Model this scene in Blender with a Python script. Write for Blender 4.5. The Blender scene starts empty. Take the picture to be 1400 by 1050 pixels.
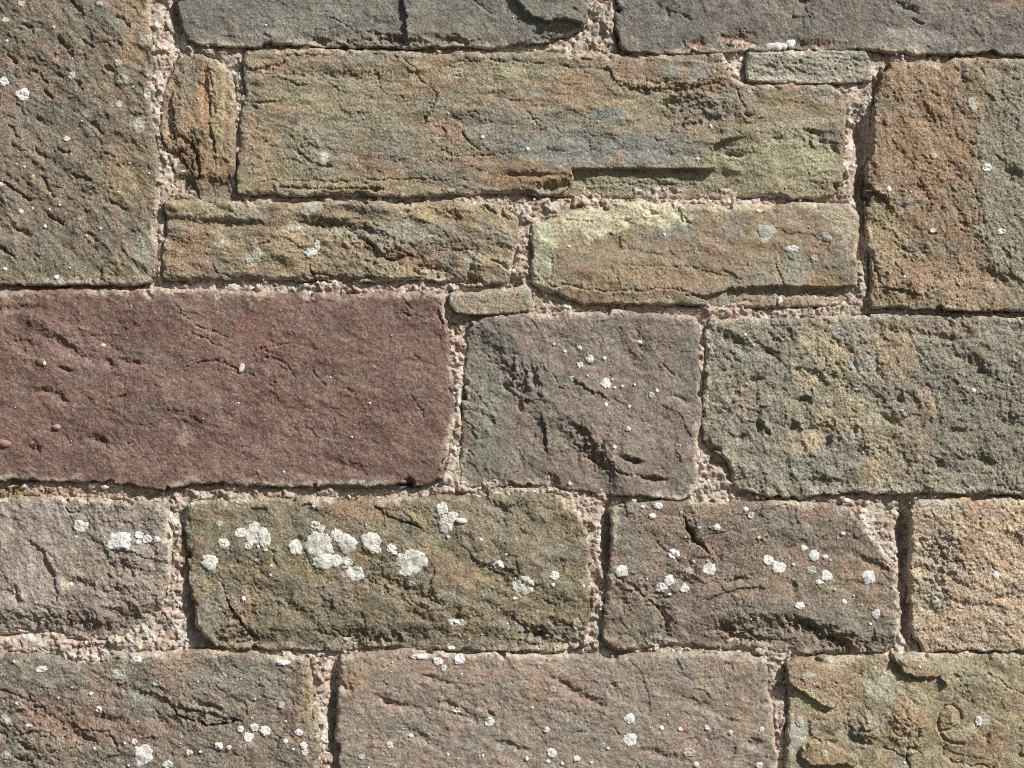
import bpy, math, random
import numpy as np

# ------------------------------------------------------------------ camera, sky, sun, exposure
scene = bpy.context.scene
COL = scene.collection
CZ = 1.5                                   # height of the middle of the picture above the ground, metres
cam_data = bpy.data.cameras.new('camera')
cam_data.sensor_width = 36.0
cam_data.lens = 36.0 * 2.6 / 1.4
cam_data.clip_start, cam_data.clip_end = 0.05, 500
cam = bpy.data.objects.new('camera', cam_data)
cam.location = (0, -2.6, CZ)
cam.rotation_euler = (math.radians(90), 0, 0)
COL.objects.link(cam)
scene.camera = cam

SUN_TO = np.array([0.57, -0.51, 0.64]); SUN_TO = SUN_TO / np.linalg.norm(SUN_TO)   # direction towards the sun
sun_data = bpy.data.lights.new('sun', 'SUN')
sun_data.energy = 5.0  # clear midday sun
sun_data.angle = math.radians(0.53)
sun_data.color = (1.0, 0.955, 0.875)
sun = bpy.data.objects.new('sun', sun_data)
from mathutils import Vector
sun.rotation_euler = Vector(SUN_TO).to_track_quat('Z', 'Y').to_euler()
sun.location = (3, -4, 6)
COL.objects.link(sun)

world = bpy.data.worlds.new('World')
scene.world = world
world.use_nodes = True
wn = world.node_tree.nodes
bg = wn['Background']
sky = wn.new('ShaderNodeTexSky')
sky.sky_type = 'NISHITA'
sky.sun_disc = False
sky.sun_elevation = math.asin(SUN_TO[2])
sky.sun_rotation = math.atan2(SUN_TO[0], SUN_TO[1])
world.node_tree.links.new(sky.outputs[0], bg.inputs[0])
bg.inputs[1].default_value = 0.05
scene.view_settings.view_transform = 'Standard'
scene.view_settings.look = 'None'
scene.view_settings.gamma = 1.0
scene.view_settings.use_curve_mapping = False
scene.view_settings.exposure = 0.0
scene.cycles.use_denoising = False
scene.cycles.filter_width = 1.05
scene.cycles.max_bounces = 5
scene.cycles.diffuse_bounces = 3

# ------------------------------------------------------------------ small numpy tools (lengths in mm; x right, y down on the wall)
def srgb(c):
    c = np.asarray(c, float) / 255.0
    return np.where(c <= 0.04045, c / 12.92, ((c + 0.055) / 1.055) ** 2.4)
GAIN = 1.72                                 # sunlit appearance -> base colour
DESAT = 0.34
def pig(c):
    v = srgb(c) * GAIN
    g = v @ np.array([0.2126, 0.7152, 0.0722])
    return np.minimum(v + (g - v) * DESAT, 0.84)

def _h(ix, iy, seed):
    n = (ix.astype(np.int64) * 374761393 + iy.astype(np.int64) * 668265263 + seed * 1442695041) & 0xffffffff
    n = ((n ^ (n >> 13)) * 1274126177) & 0xffffffff
    n = ((n ^ (n >> 15)) * 2246822519) & 0xffffffff
    return (n ^ (n >> 16)) & 0xffffffff
GA = np.arange(64) * (2 * np.pi / 64)
GX, GY = np.cos(GA), np.sin(GA)
def pn(x, y, seed=0):                       # gradient noise, about -1..1
    fx, fy = np.floor(x), np.floor(y)
    ix, iy = fx.astype(np.int64), fy.astype(np.int64)
    u, v = x - fx, y - fy
    su = u * u * u * (u * (u * 6 - 15) + 10); sv = v * v * v * (v * (v * 6 - 15) + 10)
    def g(dx, dy):
        k = _h(ix + dx, iy + dy, seed) & 63
        return GX[k] * (u - dx) + GY[k] * (v - dy)
    a, b, c, d = g(0, 0), g(1, 0), g(0, 1), g(1, 1)
    return 1.55 * ((a + (b - a) * su) * (1 - sv) + (c + (d - c) * su) * sv)
def fbm(x, y, scale, octs, seed, gain=0.5, ang=0.0, stretch=1.0):
    ca, sa = math.cos(math.radians(ang)), math.sin(math.radians(ang))
    u = (x * ca + y * sa) / (scale * stretch); v = (-x * sa + y * ca) / scale
    s, a, t = 0, 1.0, 0
    for k in range(octs):
        s = s + a * pn(u + 17.3 * k, v - 9.1 * k, seed + k * 7); t += a; a *= gain
        u, v = u * 2.03, v * 2.03
    return s / t * 1.35
def worley(x, y, seed):
    fx, fy = np.floor(x), np.floor(y)
    best = np.full(x.shape, 9.0); sec = np.full(x.shape, 9.0); cid = np.zeros(x.shape, np.int64)
    for dx in (-1, 0, 1):
        for dy in (-1, 0, 1):
            h = _h(fx.astype(np.int64) + dx, fy.astype(np.int64) + dy, seed)
            px = fx + dx + (h & 1023) / 1023.0; py = fy + dy + ((h >> 10) & 1023) / 1023.0
            d = np.hypot(x - px, y - py)
            m = d < best
            sec = np.where(m, best, np.minimum(sec, d)); cid = np.where(m, h >> 7, cid); best = np.where(m, d, best)
    return best, sec, cid
def facets(x, y, cell, seed, ang=0.0, stretch=1.0):   # broken-rock look: every cell of a warped cell pattern is a small tilted plane
    ca, sa = math.cos(math.radians(ang)), math.sin(math.radians(ang))
    x = x + 0.28 * cell * pn(x / cell * 1.3, y / cell * 1.3, seed + 1); y = y + 0.28 * cell * pn(x / cell * 1.3 + 9, y / cell * 1.3, seed + 2)
    u, v = (x * ca + y * sa) / (cell * stretch), (-x * sa + y * ca) / cell
    fx, fy = np.floor(u), np.floor(v); ix, iy = fx.astype(np.int64), fy.astype(np.int64)
    best = np.full(x.shape, 9.0); out = np.zeros(x.shape)
    for dx in (-1, 0, 1):
        for dy in (-1, 0, 1):
            h = _h(ix + dx, iy + dy, seed)
            ox = u - (fx + dx + (h & 1023) / 1023.0); oy = v - (fy + dy + ((h >> 10) & 1023) / 1023.0)
            d = ox * ox + oy * oy; m = d < best
            a = ((h >> 20) & 63) * (2 * np.pi / 64); lv = ((h >> 26) & 63) / 63.0 - .5
            out = np.where(m, ox * np.cos(a) + oy * np.sin(a) + lv * .8, out); best = np.where(m, d, best)
    return out * cell
def sstep(a, b, x):
    t = np.clip((x - a) / (b - a + 1e-9), 0, 1)
    return t * t * (3 - 2 * t)
def seg_dist(ax, ay, bx, by, x, y):
    vx, vy = bx - ax, by - ay
    t = np.clip(((x - ax) * vx + (y - ay) * vy) / (vx * vx + vy * vy + 1e-9), 0, 1)
    return np.hypot(x - ax - t * vx, y - ay - t * vy), t
def sd_poly(P, x, y, radii=None):            # signed distance, positive inside; with radii (top, bottom, left, right) also a blended edge radius
    n = len(P)
    area = sum(P[i][0] * P[(i + 1) % n][1] - P[(i + 1) % n][0] * P[i][1] for i in range(n))
    o = 1.0 if area > 0 else -1.0
    best = np.full(x.shape, 1e9); inside = np.zeros(x.shape, bool)
    if radii is not None: sw = np.full(x.shape, 1e-9); sr = np.full(x.shape, 1e-9 * radii[0])
    for i in range(n):
        ax, ay = P[i]; bx, by = P[(i + 1) % n]
        d, _ = seg_dist(ax, ay, bx, by, x, y)
        best = np.minimum(best, d)
        if ay != by:
            inside ^= ((ay > y) != (by > y)) & (x < (bx - ax) * (y - ay) / (by - ay) + ax)
        if radii is not None:
            L = math.hypot(bx - ax, by - ay) + 1e-9
            nx, ny = o * (by - ay) / L, -o * (bx - ax) / L
            wt, wb, wl, wr = max(-ny, 0) ** 2, max(ny, 0) ** 2, max(-nx, 0) ** 2, max(nx, 0) ** 2
            R = (wt * radii[0] + wb * radii[1] + wl * radii[2] + wr * radii[3]) / (wt + wb + wl + wr + 1e-9)
            w = np.exp(-d / 7.0)
            sw += w; sr += w * R
    s = np.where(inside, best, -best)
    return s if radii is None else (s, sr / sw)
def poly_dist(L, x, y):                      # distance to an open polyline, fraction along it, signed side (+ = right of travel on the picture)
    best = np.full(x.shape, 1e9); fr = np.zeros(x.shape); side = np.ones(x.shape)
    lens = [math.hypot(L[i + 1][0] - L[i][0], L[i + 1][1] - L[i][1]) for i in range(len(L) - 1)]
    tot, acc = sum(lens) + 1e-9, 0
    for i in range(len(L) - 1):
        (ax, ay), (bx, by) = L[i], L[i + 1]
        d, t = seg_dist(ax, ay, bx, by, x, y)
        c = (bx - ax) * (y - ay) - (by - ay) * (x - ax)
        m = d < best
        best = np.where(m, d, best); fr = np.where(m, (acc + t * lens[i]) / tot, fr); side = np.where(m, np.sign(c), side)
        acc += lens[i]
    return best, fr, side

# ------------------------------------------------------------------ meshes and materials
def to_world(x, y, h): return np.stack([(x - 700) / 1000.0, -h / 1000.0, CZ + (525 - y) / 1000.0], -1)
def mesh_from(name, V, F, smooth=None, attrs=None):
    me = bpy.data.meshes.new(name)
    V = np.asarray(V, np.float32); F = np.asarray(F, np.int32)
    k = F.shape[1]
    me.vertices.add(len(V)); me.vertices.foreach_set('co', V.ravel())
    me.loops.add(F.size); me.loops.foreach_set('vertex_index', F.ravel())
    me.polygons.add(len(F))
    me.polygons.foreach_set('loop_start', np.arange(0, F.size, k, dtype=np.int32))
    me.polygons.foreach_set('loop_total', np.full(len(F), k, np.int32))
    me.update(calc_edges=True)
    me.polygons.foreach_set('use_smooth', np.ones(len(F), bool) if smooth is None else np.asarray(smooth, bool))
    for an, arr in (attrs or {}).items():
        arr = np.asarray(arr, np.float32)
        if arr.ndim == 2:
            at = me.color_attributes.new(an, 'FLOAT_COLOR', 'POINT')
            at.data.foreach_set('color', np.concatenate([arr, np.ones((len(arr), 1), np.float32)], 1).ravel())
        else:
            at = me.attributes.new(an, 'FLOAT', 'POINT'); at.data.foreach_set('value', arr)
    me.validate(); me.update()
    return me
def link(name, me, mat, parent=None, loc=(0, 0, 0)):
    o = bpy.data.objects.new(name, me)
    if mat: me.materials.append(mat)
    COL.objects.link(o); o.location = loc
    if parent is not None: o.parent = parent
    return o

class NT:                                    # tiny node helper
    def __init__(s, name):
        s.m = bpy.data.materials.new(name); s.m.use_nodes = True
        s.t = s.m.node_tree; s.n = s.t.nodes
        s.b = s.n['Principled BSDF']
        s.pos = s.n.new('ShaderNodeNewGeometry').outputs['Position']
    def lk(s, a, b): s.t.links.new(a, b)
    def noise(s, scale, detail=3, rough=0.55, vec=None, off=0):
        n = s.n.new('ShaderNodeTexNoise'); n.inputs['Scale'].default_value = scale
        n.inputs['Detail'].default_value = detail; n.inputs['Roughness'].default_value = rough
        v = vec or s.pos
        if off:
            a = s.n.new('ShaderNodeVectorMath'); a.operation = 'ADD'; a.inputs[1].default_value = (off, off * .7, off * 1.3); s.lk(v, a.inputs[0]); v = a.outputs[0]
        s.lk(v, n.inputs['Vector']); return n.outputs['Fac']
    def vor(s, scale, feature='F1'):
        n = s.n.new('ShaderNodeTexVoronoi'); n.feature = feature; n.inputs['Scale'].default_value = scale
        s.lk(s.pos, n.inputs['Vector']); return n
    def rng(s, f, a, b, c, d, clamp=True):
        n = s.n.new('ShaderNodeMapRange'); n.clamp = clamp
        for i, v in zip(range(1, 5), (a, b, c, d)): n.inputs[i].default_value = v
        s.lk(f, n.inputs[0]); return n.outputs[0]
    def mix(s, fac, a, b, mode='MIX'):
        n = s.n.new('ShaderNodeMix'); n.data_type = 'RGBA'; n.blend_type = mode
        for sock, v in ((n.inputs[0], fac), (n.inputs[6], a), (n.inputs[7], b)):
            if hasattr(v, 'links'): s.lk(v, sock)
            elif isinstance(v, (int, float)): sock.default_value = v
            else: sock.default_value = (*v, 1)
        return n.outputs[2]
    def math(s, op, a, b):
        n = s.n.new('ShaderNodeMath'); n.operation = op
        for i, v in enumerate((a, b)):
            if hasattr(v, 'links'): s.lk(v, n.inputs[i])
            else: n.inputs[i].default_value = v
        return n.outputs[0]
    def grey(s, f):
        n = s.n.new('ShaderNodeCombineColor')
        for i in range(3): s.lk(f, n.inputs[i])
        return n.outputs[0]
    def attr(s, name):
        n = s.n.new('ShaderNodeAttribute'); n.attribute_name = name; return n.outputs['Color']
    def bump(s, h, dist, strength=1.0, prev=None):
        n = s.n.new('ShaderNodeBump'); n.inputs['Distance'].default_value = dist; n.inputs['Strength'].default_value = strength
        s.lk(h, n.inputs['Height'])
        if prev: s.lk(prev, n.inputs['Normal'])
        return n.outputs[0]
    def done(s, col, normal, rough=0.95, spec=0.15):
        if hasattr(col, 'links'): s.lk(col, s.b.inputs['Base Color'])
        else: s.b.inputs['Base Color'].default_value = (*col, 1)
        if normal: s.lk(normal, s.b.inputs['Normal'])
        s.b.inputs['Roughness'].default_value = rough; s.b.inputs['Specular IOR Level'].default_value = spec
        return s.m

def stone_material(name, contrast=0.5, flecks=0.35, bump=1.0):
    t = NT(name)
    c = t.attr('pigment')
    g1 = t.noise(330, 4, 0.7)
    c = t.mix(1.0, c, t.grey(t.rng(g1, 0.28, 0.72, 1 - contrast, 1 + contrast)), 'MULTIPLY')
    g2 = t.noise(75, 4, 0.6, off=3.1)
    c = t.mix(1.0, c, t.grey(t.rng(g2, 0.3, 0.7, 0.84, 1.16)), 'MULTIPLY')
    g3 = t.noise(620, 2, 0.6, off=21.0)
    c = t.mix(1.0, c, t.grey(t.rng(g3, 0.32, 0.68, 1 - contrast, 1 + contrast)), 'MULTIPLY')
    cn = t.n.new('ShaderNodeTexNoise'); cn.inputs['Scale'].default_value = 480; cn.inputs['Detail'].default_value = 2; t.lk(t.pos, cn.inputs['Vector'])
    c = t.mix(0.32, c, t.mix(1.0, c, t.mix(1.0, cn.outputs['Color'], (2.0, 2.0, 2.0), 'MULTIPLY'), 'MULTIPLY'))
    w = t.rng(t.noise(540, 2, 0.5, off=7.7), 0.60, 0.70, 0, flecks)           # pale quartz grains
    c = t.mix(w, c, pig((196, 190, 180)))
    d = t.rng(t.noise(520, 2, 0.5, off=11.3), 0.60, 0.68, 0, 0.75)              # dark grains, with the shade of tiny pits painted in
    c = t.mix(d, c, pig((52, 47, 42)))
    n = t.bump(g1, 0.0020, 0.75 * bump)
    n = t.bump(t.noise(900, 3, 0.6, off=1.9), 0.0010, 0.8 * bump, n)
    return t.done(c, n)
MAT_STONE = stone_material('weathered_sandstone', 0.42, 0.5, 1.0)
MAT_FINE = stone_material('fine_sandstone', 0.33, 0.35, 0.65)
MAT_ROUGH = stone_material('coarse_sandstone', 0.5, 0.55, 1.25)

t = NT('lime_mortar')
c = t.attr('pigment')
v = t.vor(260); c = t.mix(1.0, c, t.grey(t.rng(v.outputs['Color'], 0.0, 1.0, 0.88, 1.1)), 'MULTIPLY')
g = t.noise(500, 4, 0.65)
c = t.mix(1.0, c, t.grey(t.rng(g, 0.3, 0.7, 0.7, 1.3)), 'MULTIPLY')
n = t.bump(g, 0.0022, 0.9)
MAT_MORTAR = t.done(c, n)

t = NT('grit')
c = t.mix(1.0, t.attr('pigment'), t.grey(t.rng(t.noise(600, 3), 0.3, 0.7, 0.75, 1.25)), 'MULTIPLY')
MAT_GRIT = t.done(c, t.bump(t.noise(800, 3), 0.0006, 0.6))

def lichen_material(name, col, dark, amt):
    t = NT(name)
    v = t.vor(330, 'DISTANCE_TO_EDGE')
    k = t.rng(v.outputs['Distance'], 0.02, 0.14, amt * .8, 0)
    n1 = t.noise(170, 3, 0.6)
    k = t.math('MULTIPLY', k, t.rng(n1, 0.38, 0.6, 0.0, 1.0))
    c = t.mix(k, pig(col), pig(dark))
    c = t.mix(1.0, c, t.grey(t.rng(t.noise(300, 4, 0.6, off=5), 0.3, 0.7, 0.9, 1.1)), 'MULTIPLY')
    sp = t.rng(t.noise(480, 2, .5, off=9), .62, .70, 0, .6); c = t.mix(sp, c, pig(dark))
    n = t.bump(v.outputs['Distance'], 0.0012, 0.35); n = t.bump(t.noise(700, 3), 0.0004, 0.4, n)
    return t.done(c, n)
MAT_LICHEN = lichen_material('pale_crustose_lichen', (187, 189, 174), (88, 84, 70), 1.0)
MAT_LICHEN_W = lichen_material('white_crustose_lichen', (194, 196, 186), (110, 108, 98), 0.8)
MAT_LICHEN_G = lichen_material('grey_green_lichen', (150, 150, 134), (98, 92, 74), 0.6)

t = NT('yellow_moss')
c = t.mix(t.rng(t.noise(260, 4), 0.35, 0.65, 0, 1), pig((92, 84, 36)), pig((146, 138, 66)))
MAT_MOSS = t.done(c, t.bump(t.noise(420, 4, 0.7), 0.003, 0.9))

def plain_material(name, a, b, scale, bump=0.0006, rough=0.8, spec=0.3):
    t = NT(name)
    c = t.mix(t.rng(t.noise(scale, 4, 0.6), 0.32, 0.68, 0, 1), pig(a), pig(b))
    return t.done(c, t.bump(t.noise(scale * 2.2, 3), bump, 0.7), rough, spec)

# ------------------------------------------------------------------ ground
t = NT('gravel_path')
gv = t.vor(45)
c = t.mix(t.rng(gv.outputs['Color'], 0, 1, 0, 1), (0.07, 0.062, 0.05), (0.15, 0.13, 0.105))
c = t.mix(t.rng(t.noise(0.8, 5), 0.52, 0.62, 0, 1), c, (0.06, 0.075, 0.03))
MAT_GROUND = t.done(c, t.bump(gv.outputs['Distance'], 0.02, 0.8))
gs = 80.0
me = mesh_from('ground', [(-gs, -gs, 0), (gs, -gs, 0), (gs, gs, 0), (-gs, gs, 0)], [(0, 1, 2, 3)])
ground = link('ground', me, MAT_GROUND); ground['kind'] = 'structure'

wall = bpy.data.objects.new('stone_wall', None); COL.objects.link(wall); wall.location = (0, 0.2, 0)
wall['label'] = 'weathered rubble wall of squared red, grey and buff sandstone blocks in pink lime mortar'
wall['category'] = 'wall'; wall['kind'] = 'thing'
WOFF = np.array([0, -0.2, 0])

# ------------------------------------------------------------------ the stones: outlines traced as built, relief and pigment of each
# features: ('plate', poly, dh, soft[, ramp]) ('step', line, dh, fade) ('crack', line, width, depth) ('pit', x, y, rx, ry, angle, depth)
S = []
def stone(label, poly, H=0, relief=(), feats=(), base=(120, 110, 95), layers=(), blobs=(), mat=None, radii=(8, 4, 5, 5), edge=2.2, tilt=(0, 0), terr=None, detailed=True, fine=1.0):
    S.append(dict(label=label, poly=[(float(a), float(b)) for a, b in poly], H=H, relief=relief, feats=feats, base=base, layers=layers, blobs=blobs,
                  mat=mat or MAT_STONE, radii=radii, k=1.0, edge=edge, tilt=tilt, terr=terr, fac=.5, detailed=detailed, fine=fine))

def gouges(lst, w=3.2, depth=3.6):
    out = []
    for x, y, L, a in lst:
        c, s = math.cos(math.radians(a)) * L / 2, math.sin(math.radians(a)) * L / 2
        out.append(('crack', [(x - c, y - s), (x + c, y + s)], w, depth))
    return out

stone('tall brown and grey block with diagonal pick marks at the left edge',
  [(-120, -175), (100, -178), (203, -172), (203, 0), (201, 28), (206, 60), (207, 85), (205, 110), (204, 140), (207, 165), (210, 190), (214, 215), (217, 240), (216, 270), (213, 300), (213, 340), (212, 372), (206, 386), (188, 388), (100, 387), (0, 387), (-118, 388)],
  H=2, relief=[(34, 4, 4.2, 42, 2.2), (12, 3, 2.0, 40, 1.8), (130, 2, 4, 0, 1)],
  feats=gouges([(54, 104, 26, 42), (66, 130, 16, 48), (108, 118, 18, 40), (105, 10, 24, 45), (28, 148, 20, 60), (62, 168, 24, 20), (130, 173, 34, 42), (55, 210, 22, 45), (88, 207, 16, 20), (112, 243, 26, 15), (150, 212, 16, 25), (25, 262, 42, 35), (66, 256, 32, 58), (127, 325, 20, 35), (10, 345, 30, 35), (40, 40, 18, 40), (20, 180, 26, 50), (85, 60, 20, 50), (150, 95, 16, 40), (160, 280, 22, 30), (75, 300, 26, 25), (30, 318, 28, 30), (170, 30, 26, 35), (120, 60, 18, 40), (15, 80, 20, 45)], 4.2, 5.0),
  base=(126, 108, 88), layers=[((104, 102, 84), 46, .05, .35, .8, 0, 1), ((138, 110, 88), 30, .18, .3, .75, 40, 1.6), ((92, 86, 74), 18, .25, .25, .6, 40, 1.5)],
  blobs=[(185, 40, 30, 70, 0, (152, 122, 84), .6), (175, 235, 40, 50, 0, (150, 122, 84), .6), (180, 370, 40, 30, 0, (146, 124, 84), .6), (150, 30, 30, 16, 30, (108, 112, 100), .6), (195, 355, 14, 36, 0, (150, 152, 134), .4), (60, 360, 70, 26, 0, (112, 112, 86), .5), (168, 109, 9, 8, 0, (176, 172, 140), .7), (190, 172, 9, 9, 0, (168, 164, 136), .7), (162, 87, 7, 6, 0, (182, 180, 160), .7), (119, 155, 6, 6, 0, (165, 165, 145), .6), (55, 155, 30, 20, 0, (104, 106, 92), .5), (198, 62, 6, 10, 0, (160, 165, 160), .5)])

stone('smooth grey block along the top edge with a vertical split and a curved chip at its right end',
  [(247, -172), (500, -175), (808, -172), (810, 0), (805, 20), (798, 37), (782, 45), (762, 50), (740, 57), (712, 59), (690, 62), (662, 64), (640, 61), (600, 62), (556, 65), (540, 62), (470, 62), (420, 59), (350, 62), (300, 61), (268, 60), (258, 54), (249, 30), (246, 0)],
  H=4, relief=[(60, 3, 2.6, 0, 1), (14, 3, 1.5, 30, 1.2)], radii=(8, 3.5, 6, 4),
  feats=[('step', [(553, -60), (552, 0), (556, 25), (556, 66)], 7, 60), ('plate', [(690, -40), (703, 0), (716, 15), (733, 27), (752, 32), (770, 27), (797, 34), (812, -5), (812, -60)], 9, 2.2),
         ('plate', [(735, 40), (797, 37), (790, 50), (720, 62)], -5, 5), ('crack', [(456, 25), (470, 34), (486, 45)], 2, 3), ('crack', [(500, 44), (520, 48), (538, 52)], 2.6, 4), ('rough', 520, 56, 110, 8, 0, 4), ('rough', 740, 52, 50, 8, -15, 3), ('pit', 535, 57, 16, 5, 0, 5), ('pit', 440, 58, 14, 5, 10, 5), ('crack', [(648, 0), (662, 12), (672, 22)], 2.5, 3), ('pit', 620, 58, 24, 4, 0, 4), ('crack', [(470, 62), (500, 56), (540, 58), (560, 62)], 1.6, 3)],
  mat=MAT_FINE, base=(109, 105, 97), layers=[((122, 116, 106), 40, .1, .4, .7, 0, 1), ((92, 90, 84), 22, .2, .3, .6, 30, 1.5)],
  blobs=[(480, 57, 110, 7, 0, (124, 100, 82), .75), (620, 50, 60, 7, 0, (126, 104, 92), .5), (370, 48, 50, 7, 0, (140, 136, 128), .5), (430, 22, 60, 20, 0, (124, 122, 114), .4)])

stone('long purplish grey block in the top right corner',
  [(844, -172), (1100, -176), (1470, -172), (1472, 70), (1400, 73), (1340, 70), (1310, 75), (1270, 73), (1210, 70), (1190, 65), (1150, 67), (1090, 66), (1040, 68), (985, 70), (940, 72), (900, 73), (862, 71), (850, 62), (845, 40), (844, 0)],
  H=4, relief=[(70, 3, 2.6, 0, 1.5), (15, 3, 1.7, 20, 1.5)], radii=(8, 3.5, 5, 5),
  feats=[('pit', 1095, 3, 10, 4, 10, 4), ('crack', [(1245, 27), (1252, 32), (1262, 34)], 2, 3), ('pit', 1008, 56, 24, 13, 0, 4), ('crack', [(930, 20), (945, 30)], 2, 2), ('pit', 955, 62, 16, 6, -8, 3), ('pit', 1108, 62, 26, 6, 0, 3), ('crack', [(1100, 10), (1112, 24)], 2, 2.4), ('pit', 1240, 12, 12, 4, 20, 2.5), ('pit', 910, 18, 22, 10, 20, 2.5)],
  mat=MAT_FINE, base=(114, 104, 97), layers=[((100, 96, 90), 60, -.1, .5, .8, 0, 1.6), ((126, 114, 106), 30, .2, .3, .6, 0, 1.3)],
  blobs=[(910, 40, 60, 50, 0, (104, 101, 94), .7), (1250, 54, 60, 14, 0, (146, 138, 132), .55), (1380, 8, 26, 10, 0, (150, 118, 92), .5), (1008, 58, 22, 12, 0, (150, 118, 92), .8), (955, 62, 18, 6, -8, (150, 104, 80), .7), (1050, 8, 80, 12, 0, (122, 108, 104), .4), (1125, 58, 30, 8, 0, (140, 110, 84), .6)])

stone('small upright ochre stone with vertical grain beside the tall left block',
  [(240, 84), (252, 79), (274, 76), (296, 84), (306, 92), (316, 106), (320, 128), (321, 160), (320, 200), (319, 238), (322, 270), (290, 274), (240, 274), (238, 250), (240, 235), (232, 215), (226, 195), (222, 175), (222, 150), (230, 115)],
  H=-1, relief=[(16, 4, 3.4, 88, 4), (40, 2, 3, 90, 2), (7, 2, 1.0, 88, 3)], radii=(3, 3, 4, 2),
  feats=[('crack', [(288, 95), (289, 112), (291, 132)], 1.8, 4), ('crack', [(287, 172), (291, 200), (296, 228)], 2, 5), ('pit', 232, 156, 4, 20, 4, 11), ('step', [(236, 120), (238, 160), (240, 190)], 4, 16), ('pit', 238, 214, 8, 8, 0, 9), ('rough', 256, 205, 22, 26, 0, 5), ('plate', [(216, 204), (232, 206), (250, 214), (262, 236), (272, 262), (276, 290), (216, 290)], -4, 1.6), ('plate', [(228, 240), (330, 246), (330, 290), (228, 290)], -3.5, 10), ('pit', 260, 205, 10, 26, 5, 4), ('step', [(238, 180), (262, 192), (272, 220), (276, 252)], 3.5, 24), ('crack', [(262, 190), (270, 215), (274, 245)], 2.5, 4), ('plate', [(284, 90), (300, 90), (318, 130), (318, 250), (296, 250), (290, 170)], 2, 3)],
  base=(146, 114, 76), layers=[((124, 116, 104), 22, .1, .3, .7, 88, 3), ((164, 128, 80), 16, .15, .25, .7, 88, 4)],
  blobs=[(300, 150, 12, 80, 0, (172, 152, 104), .8), (278, 120, 5, 60, 4, (176, 126, 70), .7), (262, 215, 20, 26, 0, (112, 84, 60), .7), (258, 110, 14, 40, 5, (132, 122, 110), .6), (285, 255, 40, 12, 0, (118, 98, 78), .8)])

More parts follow.
